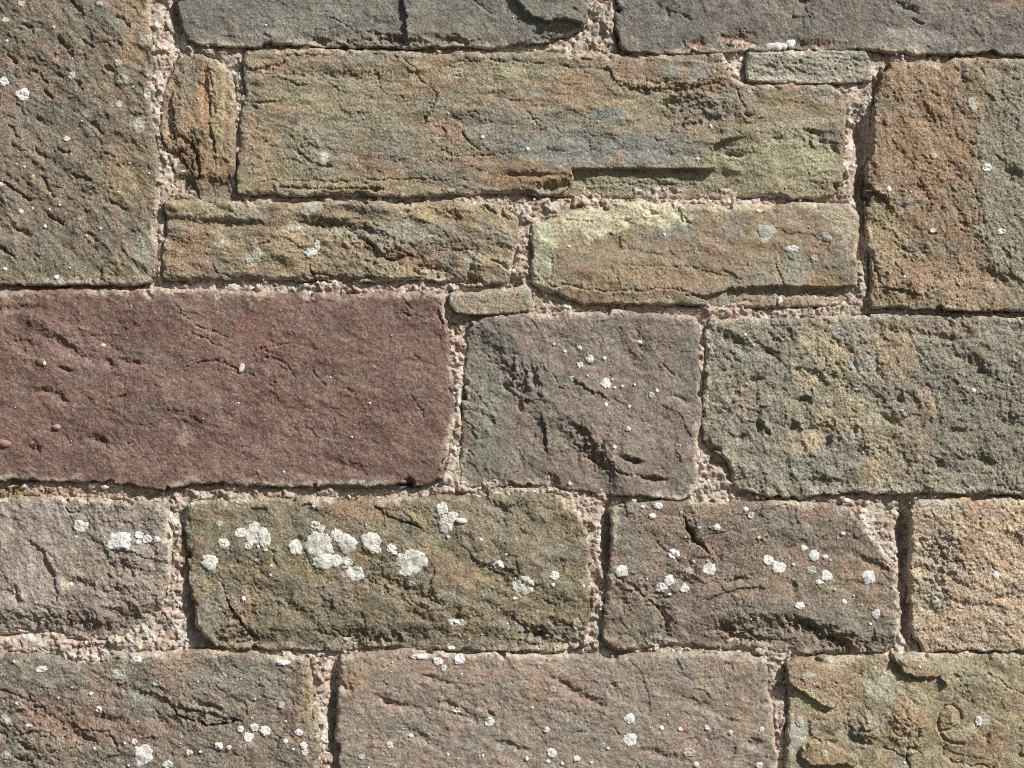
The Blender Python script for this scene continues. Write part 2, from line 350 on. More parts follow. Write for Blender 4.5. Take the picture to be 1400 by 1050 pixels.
recess5 = [(756, 276), (768, 264), (780, 255), (785, 244), (781, 231), (830, 231), (900, 231), (978, 231), (977, 214), (975, 199), (990, 192), (1060, 180), (1100, 186), (1140, 210), (1160, 215), (1160, 282)]
stone('long cracked buff block with flaking layers and a sharp ledge over a recessed yellow patch',
  [(340, 72), (400, 70), (500, 70), (600, 72), (700, 75), (760, 73), (800, 74), (850, 75), (900, 76), (960, 77), (985, 76), (991, 88), (1000, 106), (1014, 116), (1060, 117), (1100, 117), (1132, 118), (1150, 130), (1155, 150), (1153, 172), (1151, 205), (1150, 235), (1147, 258), (1136, 266), (1108, 271), (1050, 268), (1000, 270), (900, 269), (850, 268), (800, 267), (765, 266), (740, 266), (700, 263), (660, 263), (600, 266), (500, 266), (420, 266), (350, 263), (328, 262), (326, 240), (331, 200), (331, 150), (337, 130), (334, 85)],
  H=4, relief=[(55, 3, 2.4, 0, 3.0), (16, 4, 1.4, 4, 2.0), (120, 2, 3.5, 0, 1)], radii=(7, 7, 6, 6), terr=(2.2, 20, 0, 1.6, .55),
  feats=[('ledge', recess5, -10.5, 1.0, (982, 225, 1035, 197)), ('crack', [(540, 76), (556, 84), (568, 98), (574, 110), (588, 120), (596, 128), (594, 146), (583, 160), (580, 172)], 1.7, 6),
         ('step', [(580, 172), (594, 146), (596, 128), (588, 120), (574, 110), (568, 98), (556, 84), (540, 76)], 3, 30), ('crack', [(584, 185), (600, 202), (618, 212), (640, 208)], 1.3, 2),
         ('step', [(398, 180), (405, 205), (420, 217), (445, 229)], -2.2, 36), ('crack', [(402, 190), (409, 212)], 1.6, 2.5), ('pit', 448, 229, 6, 4, 0, 5), ('rough', 420, 195, 34, 30, 0, 2), ('crack', [(630, 182), (640, 195), (654, 206)], 2, 5), ('crack', [(725, 155), (728, 166), (738, 173)], 1.6, 3.5), ('crack', [(350, 140), (385, 140)], 2, 5), ('crack', [(334, 96), (362, 94), (392, 86)], 2.4, 5), ('crack', [(390, 110), (406, 118), (424, 116)], 2, 3),
         ('plate', [(830, 92), (842, 112), (868, 122), (905, 121), (940, 121), (988, 112), (990, 90), (900, 78), (860, 82)], 3, 1.6), ('rough', 905, 118, 80, 12, 0, 4), ('rough', 955, 150, 60, 24, -10, 4), ('crack', [(845, 118), (872, 123), (898, 122)], 2, 4), ('plate', [(915, 128), (960, 126), (998, 140), (985, 165), (940, 172), (912, 165), (905, 145)], 1.5, 5), ('pit', 914, 141, 9, 4, -10, 5), ('pit', 965, 166, 24, 5, -14, 3), ('crack', [(1004, 118), (1014, 140), (1022, 154)], 2, 4), ('pit', 1024, 156, 6, 5, 0, 5),
         ('pit', 755, 256, 22, 6, -6, 9), ('pit', 730, 240, 40, 4, 0, 4), ('crack', [(360, 248), (440, 249), (560, 246), (640, 246)], 1.8, 3), ('crack', [(380, 257), (450, 259), (520, 258)], 2.4, 4), ('pit', 515, 260, 9, 3, 0, 5), ('pit', 620, 270, 18, 5, 0, 6), ('pit', 700, 266, 40, 4, 0, 6), ('crack', [(600, 210), (640, 216), (700, 210)], 2, 2.5), ('crack', [(770, 244), (850, 250), (960, 252)], 1.6, 2), ('pit', 1001, 212, 9, 3, 5, 6), ('pit', 1108, 181, 12, 3, 8, 4), ('pit', 1122, 192, 7, 4, 55, 4), ('pit', 1138, 205, 8, 4, 40, 5), ('rough', 1110, 190, 44, 14, 10, 3), ('pit', 1142, 256, 4, 4, 0, 6), ('pit', 1062, 192, 6, 4, 0, 3), ('crack', [(350, 100), (450, 106), (540, 98)], 1.6, 2), ('crack', [(620, 86), (700, 84), (780, 92), (828, 94)], 2, 3), ('pit', 480, 105, 70, 8, 4, 2)],
  base=(136, 118, 90), layers=[((146, 134, 98), 60, .05, .4, .8, 0, 2), ((124, 118, 104), 44, .16, .3, .75, 0, 2), ((158, 120, 84), 34, .24, .25, .7, 0, 2.4), ((106, 96, 78), 14, .3, .25, .6, 0, 3)],
  blobs=[(480, 140, 90, 34, 0, (146, 134, 100), .6), (360, 210, 34, 56, 0, (150, 126, 88), .6), (500, 180, 80, 30, 0, (130, 122, 104), .6), (480, 254, 150, 12, 0, (150, 128, 88), .7), (450, 205, 40, 28, 20, (138, 132, 118), .5), (600, 100, 40, 16, 20, (156, 122, 82), .6), (680, 100, 90, 10, 0, (156, 146, 108), .7), (620, 190, 36, 12, 32, (160, 124, 90), .7), (720, 180, 90, 45, 0, (128, 122, 110), .6), (830, 205, 150, 26, 0, (126, 127, 122), .85), (830, 160, 26, 14, 10, (116, 120, 122), .9), (720, 245, 70, 12, 0, (142, 104, 70), .8), (690, 225, 80, 6, 0, (150, 120, 88), .5), (1060, 225, 100, 42, 0, (158, 150, 112), .9), (880, 252, 110, 16, 0, (144, 136, 104), .9), (910, 135, 18, 14, 0, (140, 136, 100), .7), (870, 100, 34, 14, 0, (142, 112, 86), .8), (920, 92, 16, 14, 0, (138, 138, 130), .8), (955, 100, 16, 14, 0, (134, 136, 132), .8), (935, 94, 6, 12, 0, (160, 114, 76), .8), (970, 120, 22, 6, 0, (156, 118, 82), .7), (1080, 145, 70, 20, 0, (138, 118, 86), .6), (1085, 172, 60, 8, -6, (150, 144, 122), .6), (800, 142, 60, 10, 0, (160, 126, 84), .6), (720, 140, 20, 12, 0, (164, 124, 88), .6), (1120, 135, 26, 8, 20, (136, 136, 128), .7), (446, 216, 7, 8, 0, (186, 184, 176), .8), (412, 172, 10, 6, -30, (176, 174, 164), .5), (624, 100, 8, 8, 0, (186, 180, 166), .5), (730, 128, 20, 6, 0, (158, 158, 150), .5), (848, 218, 8, 6, 0, (156, 112, 70), .7)])

stone('thin grey green slab wedged under the top right block',
  [(1023, 73), (1060, 71), (1120, 70), (1180, 70), (1186, 82), (1190, 108), (1150, 112), (1100, 113), (1060, 112), (1024, 109), (1021, 90)],
  H=3, relief=[(14, 3, 2.4, 4, 4), (6, 2, .9, 0, 2)], radii=(4, 2.5, 3, 3), edge=1.2,
  feats=[('crack', [(1030, 100), (1070, 95), (1120, 98), (1180, 92)], 1.6, 2), ('pit', 1052, 92, 8, 5, 0, 3), ('crack', [(1080, 84), (1130, 80), (1184, 84)], 1.6, 2), ('crack', [(1090, 88), (1095, 100)], 1.4, 2)],
  base=(132, 128, 112), layers=[((154, 148, 132), 14, .1, .3, .8, 0, 4), ((108, 106, 94), 10, .25, .2, .6, 0, 4)])

stone('tall rusty orange block with a greenish grey right side near the right edge',
  [(1215, 86), (1250, 84), (1300, 82), (1400, 80), (1470, 81), (1470, 424), (1400, 424), (1320, 422), (1270, 420), (1230, 419), (1191, 418), (1189, 405), (1191, 380), (1191, 350), (1188, 330), (1187, 290), (1185, 268), (1186, 245), (1190, 220), (1193, 190), (1195, 160), (1198, 130), (1205, 100)],
  H=5, relief=[(60, 3, 4.0, 60, 1.6), (17, 4, 2.8, 50, 1.2), (7, 2, 1.0, 0, 1)], radii=(9, 4, 6, 5), mat=MAT_ROUGH,
  feats=[('step', [(1183, 262), (1200, 267), (1211, 275), (1218, 290)], 5, 34), ('crack', [(1186, 263), (1202, 268), (1212, 276), (1217, 286)], 2, 5), ('crack', [(1193, 350), (1197, 370), (1201, 388)], 2.4, 5), ('crack', [(1204, 390), (1222, 397), (1240, 397), (1240, 388)], 1.8, 4), ('step', [(1204, 392), (1236, 398), (1262, 405)], 4, 26), ('crack', [(1215, 310), (1240, 350), (1270, 360)], 1.6, 2), ('crack', [(1331, 255), (1334, 280), (1337, 320), (1345, 345)], 1.8, 3), ('step', [(1345, 345), (1336, 300), (1331, 255), (1338, 160)], 2, 40), ('crack', [(1322, 195), (1332, 200)], 2, 3), ('crack', [(1220, 330), (1235, 342), (1255, 352)], 2, 3), ('pit', 1270, 165, 24, 12, 50, 4), ('crack', [(1250, 250), (1265, 265), (1272, 290)], 2, 3), ('crack', [(1222, 360), (1232, 376)], 2, 3), ('pit', 1380, 240, 18, 10, 40, 4), ('pit', 1360, 380, 22, 8, 20, 3)],
  base=(148, 118, 84), layers=[((152, 114, 78), 44, .05, .35, .8, 0, 1), ((132, 122, 100), 30, .2, .25, .7, 0, 1.2), ((122, 94, 70), 16, .28, .25, .6, 0, 1)],
  blobs=[(1390, 230, 62, 190, 2, (130, 126, 106), .9), (1205, 330, 26, 80, 0, (156, 134, 92), .75), (1260, 100, 60, 18, 0, (156, 126, 92), .5), (1235, 155, 12, 7, 15, (166, 158, 132), .7), (1328, 144, 9, 8, 0, (178, 166, 120), .8), (1283, 90, 7, 6, 0, (178, 172, 138), .6), (1330, 400, 80, 24, 0, (150, 128, 98), .6), (1290, 385, 60, 16, 0, (166, 132, 100), .5), (1240, 280, 14, 10, 0, (152, 134, 124), .6), (1260, 185, 70, 60, 10, (150, 112, 76), .5), (1220, 410, 40, 12, 0, (138, 120, 84), .6)])

stone('buff block with dark shelving hollows, left of the pair below the long cracked block',
  [(230, 279), (255, 275), (300, 275), (370, 280), (430, 278), (500, 276), (560, 278), (640, 273), (662, 277), (682, 284), (698, 291), (709, 301), (712, 312), (708, 330), (701, 350), (698, 374), (694, 386), (680, 387), (640, 388), (610, 383), (580, 381), (520, 382), (470, 384), (430, 380), (380, 381), (300, 380), (240, 381), (224, 380), (224, 360), (228, 320)],
  H=3, relief=[(40, 3, 4.2, 8, 2.4), (15, 4, 2.0, 8, 1.7), (110, 2, 4, 0, 1)], radii=(7, 7, 5, 6), terr=(2.0, 20, 8, 1.7, 0.65),
  feats=[('pit', 445, 307, 34, 6, 6, 7), ('crack', [(470, 312), (492, 322), (512, 340), (528, 356), (545, 353), (562, 349)], 3.4, 6), ('step', [(470, 312), (492, 322), (512, 340), (528, 356), (562, 349)], -2.6, 24), ('rough', 510, 335, 60, 30, 20, 4), ('pit', 495, 318, 18, 8, 10, 5), ('crack', [(424, 362), (430, 374), (460, 380)], 2.4, 7), ('pit', 470, 383, 46, 4, 0, 6), ('crack', [(597, 343), (625, 344), (652, 341)], 2, 3.5), ('step', [(650, 341), (625, 344), (597, 343)], 2.5, 18), ('bump', 655, 358, 9, 11, 0, 6), ('crack', [(672, 353), (684, 360), (697, 370)], 3, 6), ('pit', 590, 372, 26, 7, 8, 6), ('pit', 640, 384, 26, 6, 0, 8), ('crack', [(550, 382), (600, 380)], 2.4, 4), ('crack', [(613, 291), (628, 297)], 2, 3), ('crack', [(660, 280), (676, 290), (694, 300)], 2.4, 5), ('crack', [(574, 350), (582, 362)], 2.4, 4), ('pit', 300, 305, 60, 5, 3, 3), ('crack', [(350, 332), (370, 334)], 2, 3), ('pit', 520, 350, 30, 6, 20, 3)],
  base=(140, 118, 86), layers=[((150, 132, 90), 44, .05, .35, .8, 6, 2), ((126, 120, 104), 26, .16, .3, .75, 6, 2), ((140, 100, 74), 30, .22, .3, .7, 0, 2), ((104, 92, 74), 14, .28, .25, .6, 6, 2.5)],
  blobs=[(260, 340, 30, 30, 0, (144, 110, 82), .8), (320, 310, 90, 12, 0, (130, 108, 82), .5), (290, 296, 60, 5, 0, (176, 162, 136), .6), (400, 340, 60, 34, 0, (156, 134, 92), .6), (440, 300, 50, 12, 5, (110, 98, 80), .5), (600, 290, 70, 12, 0, (162, 138, 90), .7), (690, 305, 20, 18, 0, (164, 138, 94), .7), (560, 318, 70, 16, 0, (136, 134, 124), .6), (480, 320, 26, 8, 10, (146, 148, 138), .5), (645, 355, 12, 10, 0, (168, 164, 150), .7), (556, 300, 14, 16, 0, (170, 168, 154), .5), (350, 350, 8, 10, 0, (186, 186, 170), .7), (343, 358, 8, 7, 0, (170, 172, 150), .6), (400, 315, 16, 10, 0, (176, 176, 164), .5), (425, 282, 10, 14, 0, (176, 178, 164), .6), (690, 320, 14, 16, 0, (140, 138, 134), .4), (300, 330, 9, 8, 0, (160, 160, 150), .5)])

stone('brownish block with pale yellow flaked top, right of the pair below the long cracked block',
  [(727, 306), (736, 298), (760, 290), (790, 285), (820, 283), (850, 276), (900, 277), (935, 280), (1000, 282), (1080, 280), (1130, 278), (1160, 280), (1169, 290), (1172, 310), (1170, 340), (1170, 388), (1164, 406), (1140, 415), (1100, 417), (1050, 418), (1000, 417), (965, 416), (930, 414), (880, 415), (830, 415), (790, 411), (760, 401), (738, 396), (729, 385), (728, 350)],
  H=4, relief=[(70, 3, 3.2, 0, 2), (16, 4, 2.0, 12, 2), (110, 2, 3, 0, 1)], radii=(8, 5, 7, 7),
  feats=[('plate', [(935, 402), (965, 405), (1000, 394), (1060, 391), (1120, 393), (1180, 391), (1180, 424), (960, 424), (968, 412)], -8, 2.2), ('crack', [(752, 392), (778, 390), (806, 396), (836, 399), (872, 396), (930, 396), (960, 406)], 2, 4.5), ('step', [(960, 406), (930, 396), (872, 396), (836, 399), (806, 396), (752, 392)], 2.4, 20), ('crack', [(756, 352), (753, 370), (752, 384)], 2.2, 4.5), ('step', [(752, 384), (753, 370), (757, 346), (765, 332)], 2.5, 26), ('plate', [(736, 290), (800, 278), (860, 270), (925, 274), (934, 302), (910, 315), (890, 306), (862, 300), (852, 306), (800, 330), (760, 340), (736, 320)], -2.6, 2), ('crack', [(934, 297), (938, 303), (948, 306)], 2, 4), ('crack', [(885, 294), (905, 294)], 2, 3), ('crack', [(770, 300), (820, 304)], 1.6, 2), ('crack', [(1060, 362), (1066, 378), (1070, 390)], 1.8, 3), ('crack', [(862, 364), (940, 366), (1010, 382)], 1.6, 2), ('pit', 858, 304, 6, 6, 0, 3), ('crack', [(1000, 413), (1060, 410)], 2, 2), ('pit', 1100, 402, 60, 5, 0, 4)],
  mat=MAT_FINE, base=(138, 117, 88), layers=[((128, 122, 104), 44, .12, .3, .8, 8, 1.6), ((146, 120, 86), 36, .16, .3, .7, 8, 1.8), ((112, 96, 78), 15, .28, .25, .6, 8, 2)],
  blobs=[(820, 298, 90, 22, -8, (174, 165, 128), .9), (905, 292, 44, 20, 10, (182, 174, 134), .9), (742, 340, 16, 50, 0, (154, 156, 120), .8), (814, 320, 18, 10, 0, (186, 180, 152), .7), (1150, 300, 24, 24, 0, (160, 152, 120), .8), (1000, 284, 40, 9, 0, (172, 162, 124), .7), (1000, 306, 16, 20, 20, (128, 130, 124), .5), (1046, 318, 16, 11, -35, (176, 176, 166), .75), (1085, 370, 22, 30, 0, (132, 134, 116), .75), (1148, 345, 14, 12, 0, (122, 124, 120), .6), (1157, 326, 8, 9, 0, (172, 172, 164), .7), (860, 402, 120, 10, 0, (136, 108, 74), .6), (900, 380, 100, 14, 0, (150, 118, 86), .5), (1130, 380, 36, 14, 0, (146, 116, 80), .6), (920, 315, 20, 10, 0, (124, 124, 116), .6), (1110, 300, 60, 14, 10, (156, 132, 110), .5), (1128, 324, 8, 6, 30, (184, 182, 176), .7)])

stone('little flat buff chip between the left of the pair and the mortar joint beneath it',
  [(617, 403), (626, 400), (660, 399), (700, 396), (717, 391), (724, 398), (726, 414), (722, 424), (690, 428), (640, 429), (623, 426), (617, 414)],
  H=9, relief=[(18, 3, 1.6, 0, 2)], radii=(7, 3, 4, 5), edge=1.0,
  base=(148, 126, 98), layers=[((126, 122, 108), 14, .1, .3, .8, 0, 1)], blobs=[(640, 410, 8, 8, 0, (134, 140, 132), .6), (705, 410, 10, 12, 0, (158, 126, 92), .6)])

stone('large dark maroon block at the left edge, the reddest in the wall',
  [(-140, 399), (0, 400), (50, 398), (100, 398), (190, 397), (230, 397), (300, 400), (400, 402), (450, 405), (500, 402), (560, 401), (592, 402), (606, 406), (609, 420), (609, 440), (613, 460), (614, 500), (618, 530), (621, 548), (618, 572), (613, 610), (607, 635), (600, 654), (590, 660), (550, 662), (480, 660), (400, 663), (335, 661), (310, 658), (260, 660), (230, 666), (180, 660), (130, 655), (0, 655), (-138, 656)],
  H=5, relief=[(75, 3, 4.0, 35, 2), (20, 3, 1.5, 20, 1.6), (8, 3, 1.1, 15, 1.5)], radii=(7, 4, 5, 5), mat=MAT_FINE,
  feats=[('crack', [(244, 418), (252, 430), (268, 444), (290, 454), (312, 462)], 2.2, 3.6), ('step', [(312, 462), (290, 454), (268, 444), (244, 418)], 2, 30), ('crack', [(262, 456), (285, 464), (300, 472)], 1.6, 2.2), ('crack', [(258, 500), (285, 494), (310, 496), (322, 504), (350, 514)], 1.8, 2.8), ('crack', [(350, 480), (380, 472), (395, 470)], 1.6, 2), ('crack', [(352, 490), (375, 488), (395, 500), (404, 518)], 1.8, 2.6), ('crack', [(428, 508), (438, 522), (446, 528)], 2, 3), ('pit', 92, 506, 9, 4, 15, 4), ('pit', 48, 612, 10, 7, 20, 4), ('pit', 170, 542, 5, 3, -30, 3), ('pit', 60, 534, 16, 5, -15, 3), ('pit', 84, 545, 10, 5, 30, 3), ('pit', 138, 603, 14, 6, 30, 3), ('pit', 152, 497, 9, 4, 40, 3), ('pit', 185, 497, 18, 4, 10, 3), ('crack', [(550, 404), (555, 415), (565, 422)], 1.6, 3), ('crack', [(556, 424), (540, 430), (565, 430), (580, 436)], 1.4, 2), ('pit', 30, 423, 26, 5, -5, 3), ('pit', 95, 478, 36, 8, 28, 3.5), ('pit', 30, 470, 26, 10, 20, 2.5), ('bump', 60, 440, 40, 9, 20, 3), ('crack', [(600, 416), (602, 436), (608, 452)], 2.6, 4), ('pit', 560, 661, 6, 5, 0, 12), ('crack', [(470, 528), (486, 540)], 1.6, 2), ('pit', 250, 575, 30, 12, 30, 2.5), ('pit', 480, 640, 30, 8, 10, 2), ('crack', [(375, 512), (376, 540)], 1.4, 1.6), ('crack', [(560, 540), (575, 558), (582, 570)], 1.6, 2)],
  base=(112, 79, 69), layers=[((126, 94, 84), 60, .05, .4, .8, 12, 2.4), ((94, 66, 58), 44, .12, .3, .7, 20, 1.6), ((128, 98, 84), 22, .26, .25, .5, 20, 1.8), ((92, 76, 66), 16, .3, .25, .6, 20, 1.6)],
  blobs=[(360, 460, 50, 30, 20, (124, 80, 68), .5), (20, 408, 30, 10, 0, (130, 104, 84), .6), (120, 480, 80, 20, 20, (126, 98, 88), .5), (255, 600, 12, 10, 0, (156, 126, 112), .5), (290, 420, 60, 18, 0, (118, 94, 84), .5), (560, 480, 60, 50, 0, (118, 88, 78), .5), (150, 580, 90, 20, 0, (102, 74, 64), .5), (210, 560, 40, 20, 0, (98, 78, 70), .5), (8, 420, 16, 12, 0, (134, 106, 84), .6)])

stone('purplish grey square block with a diagonal broken hollow in the middle of the wall',
  [(638, 447), (645, 437), (670, 433), (700, 430), (800, 428), (850, 427), (900, 430), (948, 435), (953, 450), (953, 500), (956, 530), (955, 580), (953, 620), (952, 658), (945, 677), (930, 680), (880, 677), (830, 672), (780, 668), (752, 662), (700, 661), (640, 663), (631, 660), (632, 600), (634, 570), (636, 540), (637, 500), (640, 470)],
  H=5, relief=[(60, 3, 3.4, 40, 2), (17, 4, 2.2, 38, 2), (120, 2, 3, 0, 1)], radii=(6, 4, 5, 4),
  feats=[('plate', [(600, 455), (660, 462), (694, 490), (722, 540), (742, 575), (775, 582), (806, 606), (832, 646), (856, 710), (600, 710)], -8, 36), ('step', [(741, 562), (744, 590), (748, 622)], 5, 34), ('crack', [(741, 562), (744, 590), (748, 622)], 1.6, 3),
         ('rough', 715, 520, 44, 26, 50, 3.5), ('rough', 806, 612, 48, 22, 46, 5), ('pit', 692, 530, 6, 4, 45, 5), ('pit', 729, 518, 4, 16, -10, 3.5), ('crack', [(669, 496), (690, 498), (704, 506)], 2, 3), ('pit', 712, 558, 6, 4, 40, 3), ('pit', 795, 590, 10, 4, 35, 5), ('pit', 817, 630, 15, 8, 55, 6), ('pit', 864, 629, 13, 4, 20, 6), ('step', [(846, 622), (866, 624), (878, 632)], 3, 20), ('pit', 893, 655, 14, 3.5, 8, 6), ('crack', [(834, 636), (850, 648), (880, 652), (906, 656)], 2.2, 4), ('pit', 755, 658, 10, 6, 50, 6), ('crack', [(738, 498), (750, 508)], 2, 3), ('crack', [(757, 515), (764, 528), (770, 532)], 2, 3), ('crack', [(780, 515), (800, 530), (818, 538), (832, 545)], 2, 3.5), ('step', [(780, 515), (800, 530), (832, 545)], 2.5, 24), ('crack', [(636, 575), (646, 583), (654, 592)], 2.2, 3), ('crack', [(640, 612), (646, 624)], 2, 3), ('crack', [(905, 498), (915, 508), (925, 514)], 1.5, 2), ('pit', 675, 578, 2.5, 3.5, 0, 3), ('pit', 930, 546, 14, 4, 20, 2), ('pit', 850, 480, 40, 10, 45, 1.5), ('bump', 660, 560, 24, 40, 0, 3)],
  mat=MAT_FINE, base=(120, 103, 94), layers=[((108, 104, 94), 50, .1, .35, .8, 40, 1.6), ((128, 106, 98), 36, .14, .3, .7, 40, 1.6), ((96, 86, 78), 18, .28, .25, .6, 40, 2)],
  blobs=[(668, 560, 34, 80, 0, (112, 110, 100), .85), (670, 460, 40, 30, 0, (110, 108, 100), .7), (880, 580, 70, 80, 0, (126, 108, 98), .6), (780, 640, 60, 30, 0, (116, 96, 84), .5), (860, 610, 30, 12, 0, (122, 112, 94), .5), (765, 440, 30, 10, 0, (138, 118, 112), .5), (830, 442, 50, 14, 0, (128, 108, 104), .5)])

stone('greenish grey pitted block with ochre patches below the rusty block',
  [(967, 446), (976, 438), (1000, 436), (1100, 436), (1200, 432), (1300, 434), (1400, 434), (1480, 435), (1482, 675), (1400, 675), (1300, 672), (1240, 672), (1150, 672), (1130, 673), (1100, 678), (1050, 675), (1012, 668), (1004, 660), (1000, 640), (990, 621), (976, 612), (963, 600), (962, 580), (965, 530), (967, 480)],
  H=4, relief=[(45, 3, 3.4, 50, 1.4), (17, 4, 2.4, 60, 1.2), (7, 2, 1.0, 0, 1)], radii=(6, 5, 5, 5), mat=MAT_ROUGH,
  feats=[('pit', 1050, 482, 12, 5, 20, 5), ('pit', 1030, 520, 8, 5, -20, 5), ('pit', 1100, 548, 9, 4, 10, 6), ('pit', 1036, 580, 4, 16, -15, 4), ('pit', 1048, 592, 4, 4, 0, 5), ('pit', 1084, 585, 7, 7, 0, 5), ('pit', 1130, 606, 4, 8, 20, 4), ('crack', [(1136, 462), (1144, 466), (1146, 474)], 2, 4), ('pit', 1168, 502, 4, 8, -20, 4), ('pit', 1200, 510, 12, 4, 40, 4), ('pit', 1230, 545, 4, 5, 0, 6), ('crack', [(1256, 500), (1262, 492)], 2, 3), ('pit', 1285, 462, 22, 5, 10, 3), ('pit', 1282, 634, 6, 5, 30, 5), ('pit', 1310, 590, 14, 5, 0, 4), ('pit', 1348, 632, 14, 6, 15, 4), ('pit', 1378, 578, 12, 8, 30, 4), ('pit', 1215, 575, 16, 5, 25, 4), ('pit', 1180, 620, 12, 6, 20, 3), ('pit', 1166, 590, 5, 6, 0, 3), ('pit', 1128, 660, 30, 5, 0, 3), ('crack', [(1266, 665), (1270, 672)], 2, 3), ('crack', [(1362, 662), (1380, 668), (1400, 670)], 2.4, 4), ('step', [(1362, 664), (1300, 668), (1266, 660)], 3, 14), ('plate', [(1082, 500), (1120, 510), (1132, 528), (1108, 540), (1086, 520)], -3, 3), ('plate', [(1086, 585), (1110, 585), (1130, 575), (1140, 590), (1112, 602), (1096, 622), (1084, 618)], -3, 3), ('pit', 1012, 600, 5, 6, 0, 4), ('pit', 1330, 500, 30, 10, 40, 4), ('pit', 1240, 455, 30, 6, 0, 3), ('pit', 1007, 470, 20, 8, 30, 4)],
  base=(124, 116, 96), layers=[((112, 109, 96), 44, .02, .45, .75, 50, 1.3), ((142, 126, 98), 30, .2, .4, .7, 50, 1.3), ((132, 132, 120), 20, .22, .25, .7, 0, 1.3), ((92, 86, 74), 12, .3, .2, .5, 50, 1.3)],
  blobs=[(1120, 470, 34, 26, 20, (156, 138, 104), .7), (1150, 510, 40, 40, 20, (152, 134, 98), .6), (1104, 515, 24, 10, 25, (166, 144, 106), .8), (1108, 600, 24, 18, -30, (166, 144, 108), .8), (1215, 480, 40, 40, 0, (150, 124, 90), .7), (1205, 620, 24, 24, 0, (154, 138, 102), .7), (1160, 570, 60, 30, 0, (150, 132, 96), .6), (1205, 645, 40, 16, 0, (162, 132, 94), .5), (1330, 560, 90, 90, 0, (112, 106, 92), .6), (1150, 455, 18, 8, 0, (134, 134, 132), .7), (1170, 500, 8, 12, 0, (134, 136, 136), .8), (1190, 495, 12, 12, 0, (136, 136, 136), .7), (1182, 455, 8, 10, 0, (140, 140, 136), .7), (1200, 565, 18, 8, 0, (138, 138, 132), .7), (1160, 595, 10, 14, 0, (132, 134, 128), .7), (1265, 550, 20, 18, 0, (158, 128, 100), .7), (1250, 600, 30, 40, 0, (140, 116, 90), .5), (1390, 620, 30, 30, 0, (128, 116, 98), .5), (1100, 640, 60, 18, 0, (128, 128, 116), .5), (1260, 450, 90, 12, 0, (146, 118, 92), .5)])

stone('lilac grey block with a white lichen row at the lower left edge of the wall',
  [(-90, 682), (0, 682), (50, 681), (100, 682), (150, 684), (200, 690), (229, 691), (232, 720), (232, 760), (231, 790), (229, 812), (222, 828), (204, 843), (184, 858), (165, 868), (130, 872), (92, 872), (60, 867), (30, 864), (0, 868), (-88, 868)],
  H=5, relief=[(60, 3, 4.2, 30, 1.8), (20, 3, 2.0, 30, 1.6), (8, 2, .9, 20, 1.5)], radii=(5, 9, 4, 6),
  feats=[('crack', [(90, 690), (97, 698), (108, 700)], 2, 4), ('plate', [(-100, 846), (60, 842), (130, 850), (200, 836), (240, 800), (240, 920), (-100, 920)], -8, 28), ('rough', 110, 850, 110, 16, 0, 4), ('rough', 180, 800, 50, 40, 20, 3), ('pit', 42, 864, 20, 5, 0, 5), ('pit', 82, 869, 16, 5, 20, 6), ('crack', [(52, 825), (64, 832), (72, 842)], 2, 3), ('pit', 160, 838, 16, 6, 20, 3), ('step', [(140, 752), (170, 750), (200, 760), (228, 768)], -3, 26), ('crack', [(62, 768), (72, 784), (80, 790)], 2, 2.4), ('pit', 120, 800, 30, 6, 20, 3), ('step', [(30, 730), (60, 750), (76, 780), (84, 830)], -3, 24), ('pit', 20, 810, 22, 8, 60, 3), ('crack', [(120, 716), (150, 714), (220, 717)], 1.3, 1.6), ('pit', 205, 838, 20, 5, -30, 3), ('pit', 217, 840, 6, 6, 0, 5), ('pit', 190, 780, 40, 8, 15, 3)],
  base=(134, 116, 106), layers=[((122, 110, 102), 50, .05, .35, .8, 25, 1.4), ((146, 128, 118), 30, .2, .3, .6, 25, 1.4), ((112, 94, 82), 18, .26, .25, .7, 25, 1.8)],
  blobs=[(50, 790, 36, 60, 15, (150, 130, 124), .7), (165, 735, 60, 16, 5, (128, 124, 116), .7), (130, 780, 60, 30, 10, (128, 108, 94), .5), (140, 850, 60, 18, 0, (116, 96, 80), .6), (60, 695, 70, 10, 0, (142, 136, 130), .5), (150, 700, 60, 10, 0, (130, 118, 110), .5), (200, 800, 30, 30, 0, (134, 114, 104), .5), (5, 720, 16, 30, 0, (150, 138, 130), .5), (90, 800, 7, 10, 0, (164, 150, 128), .6)])

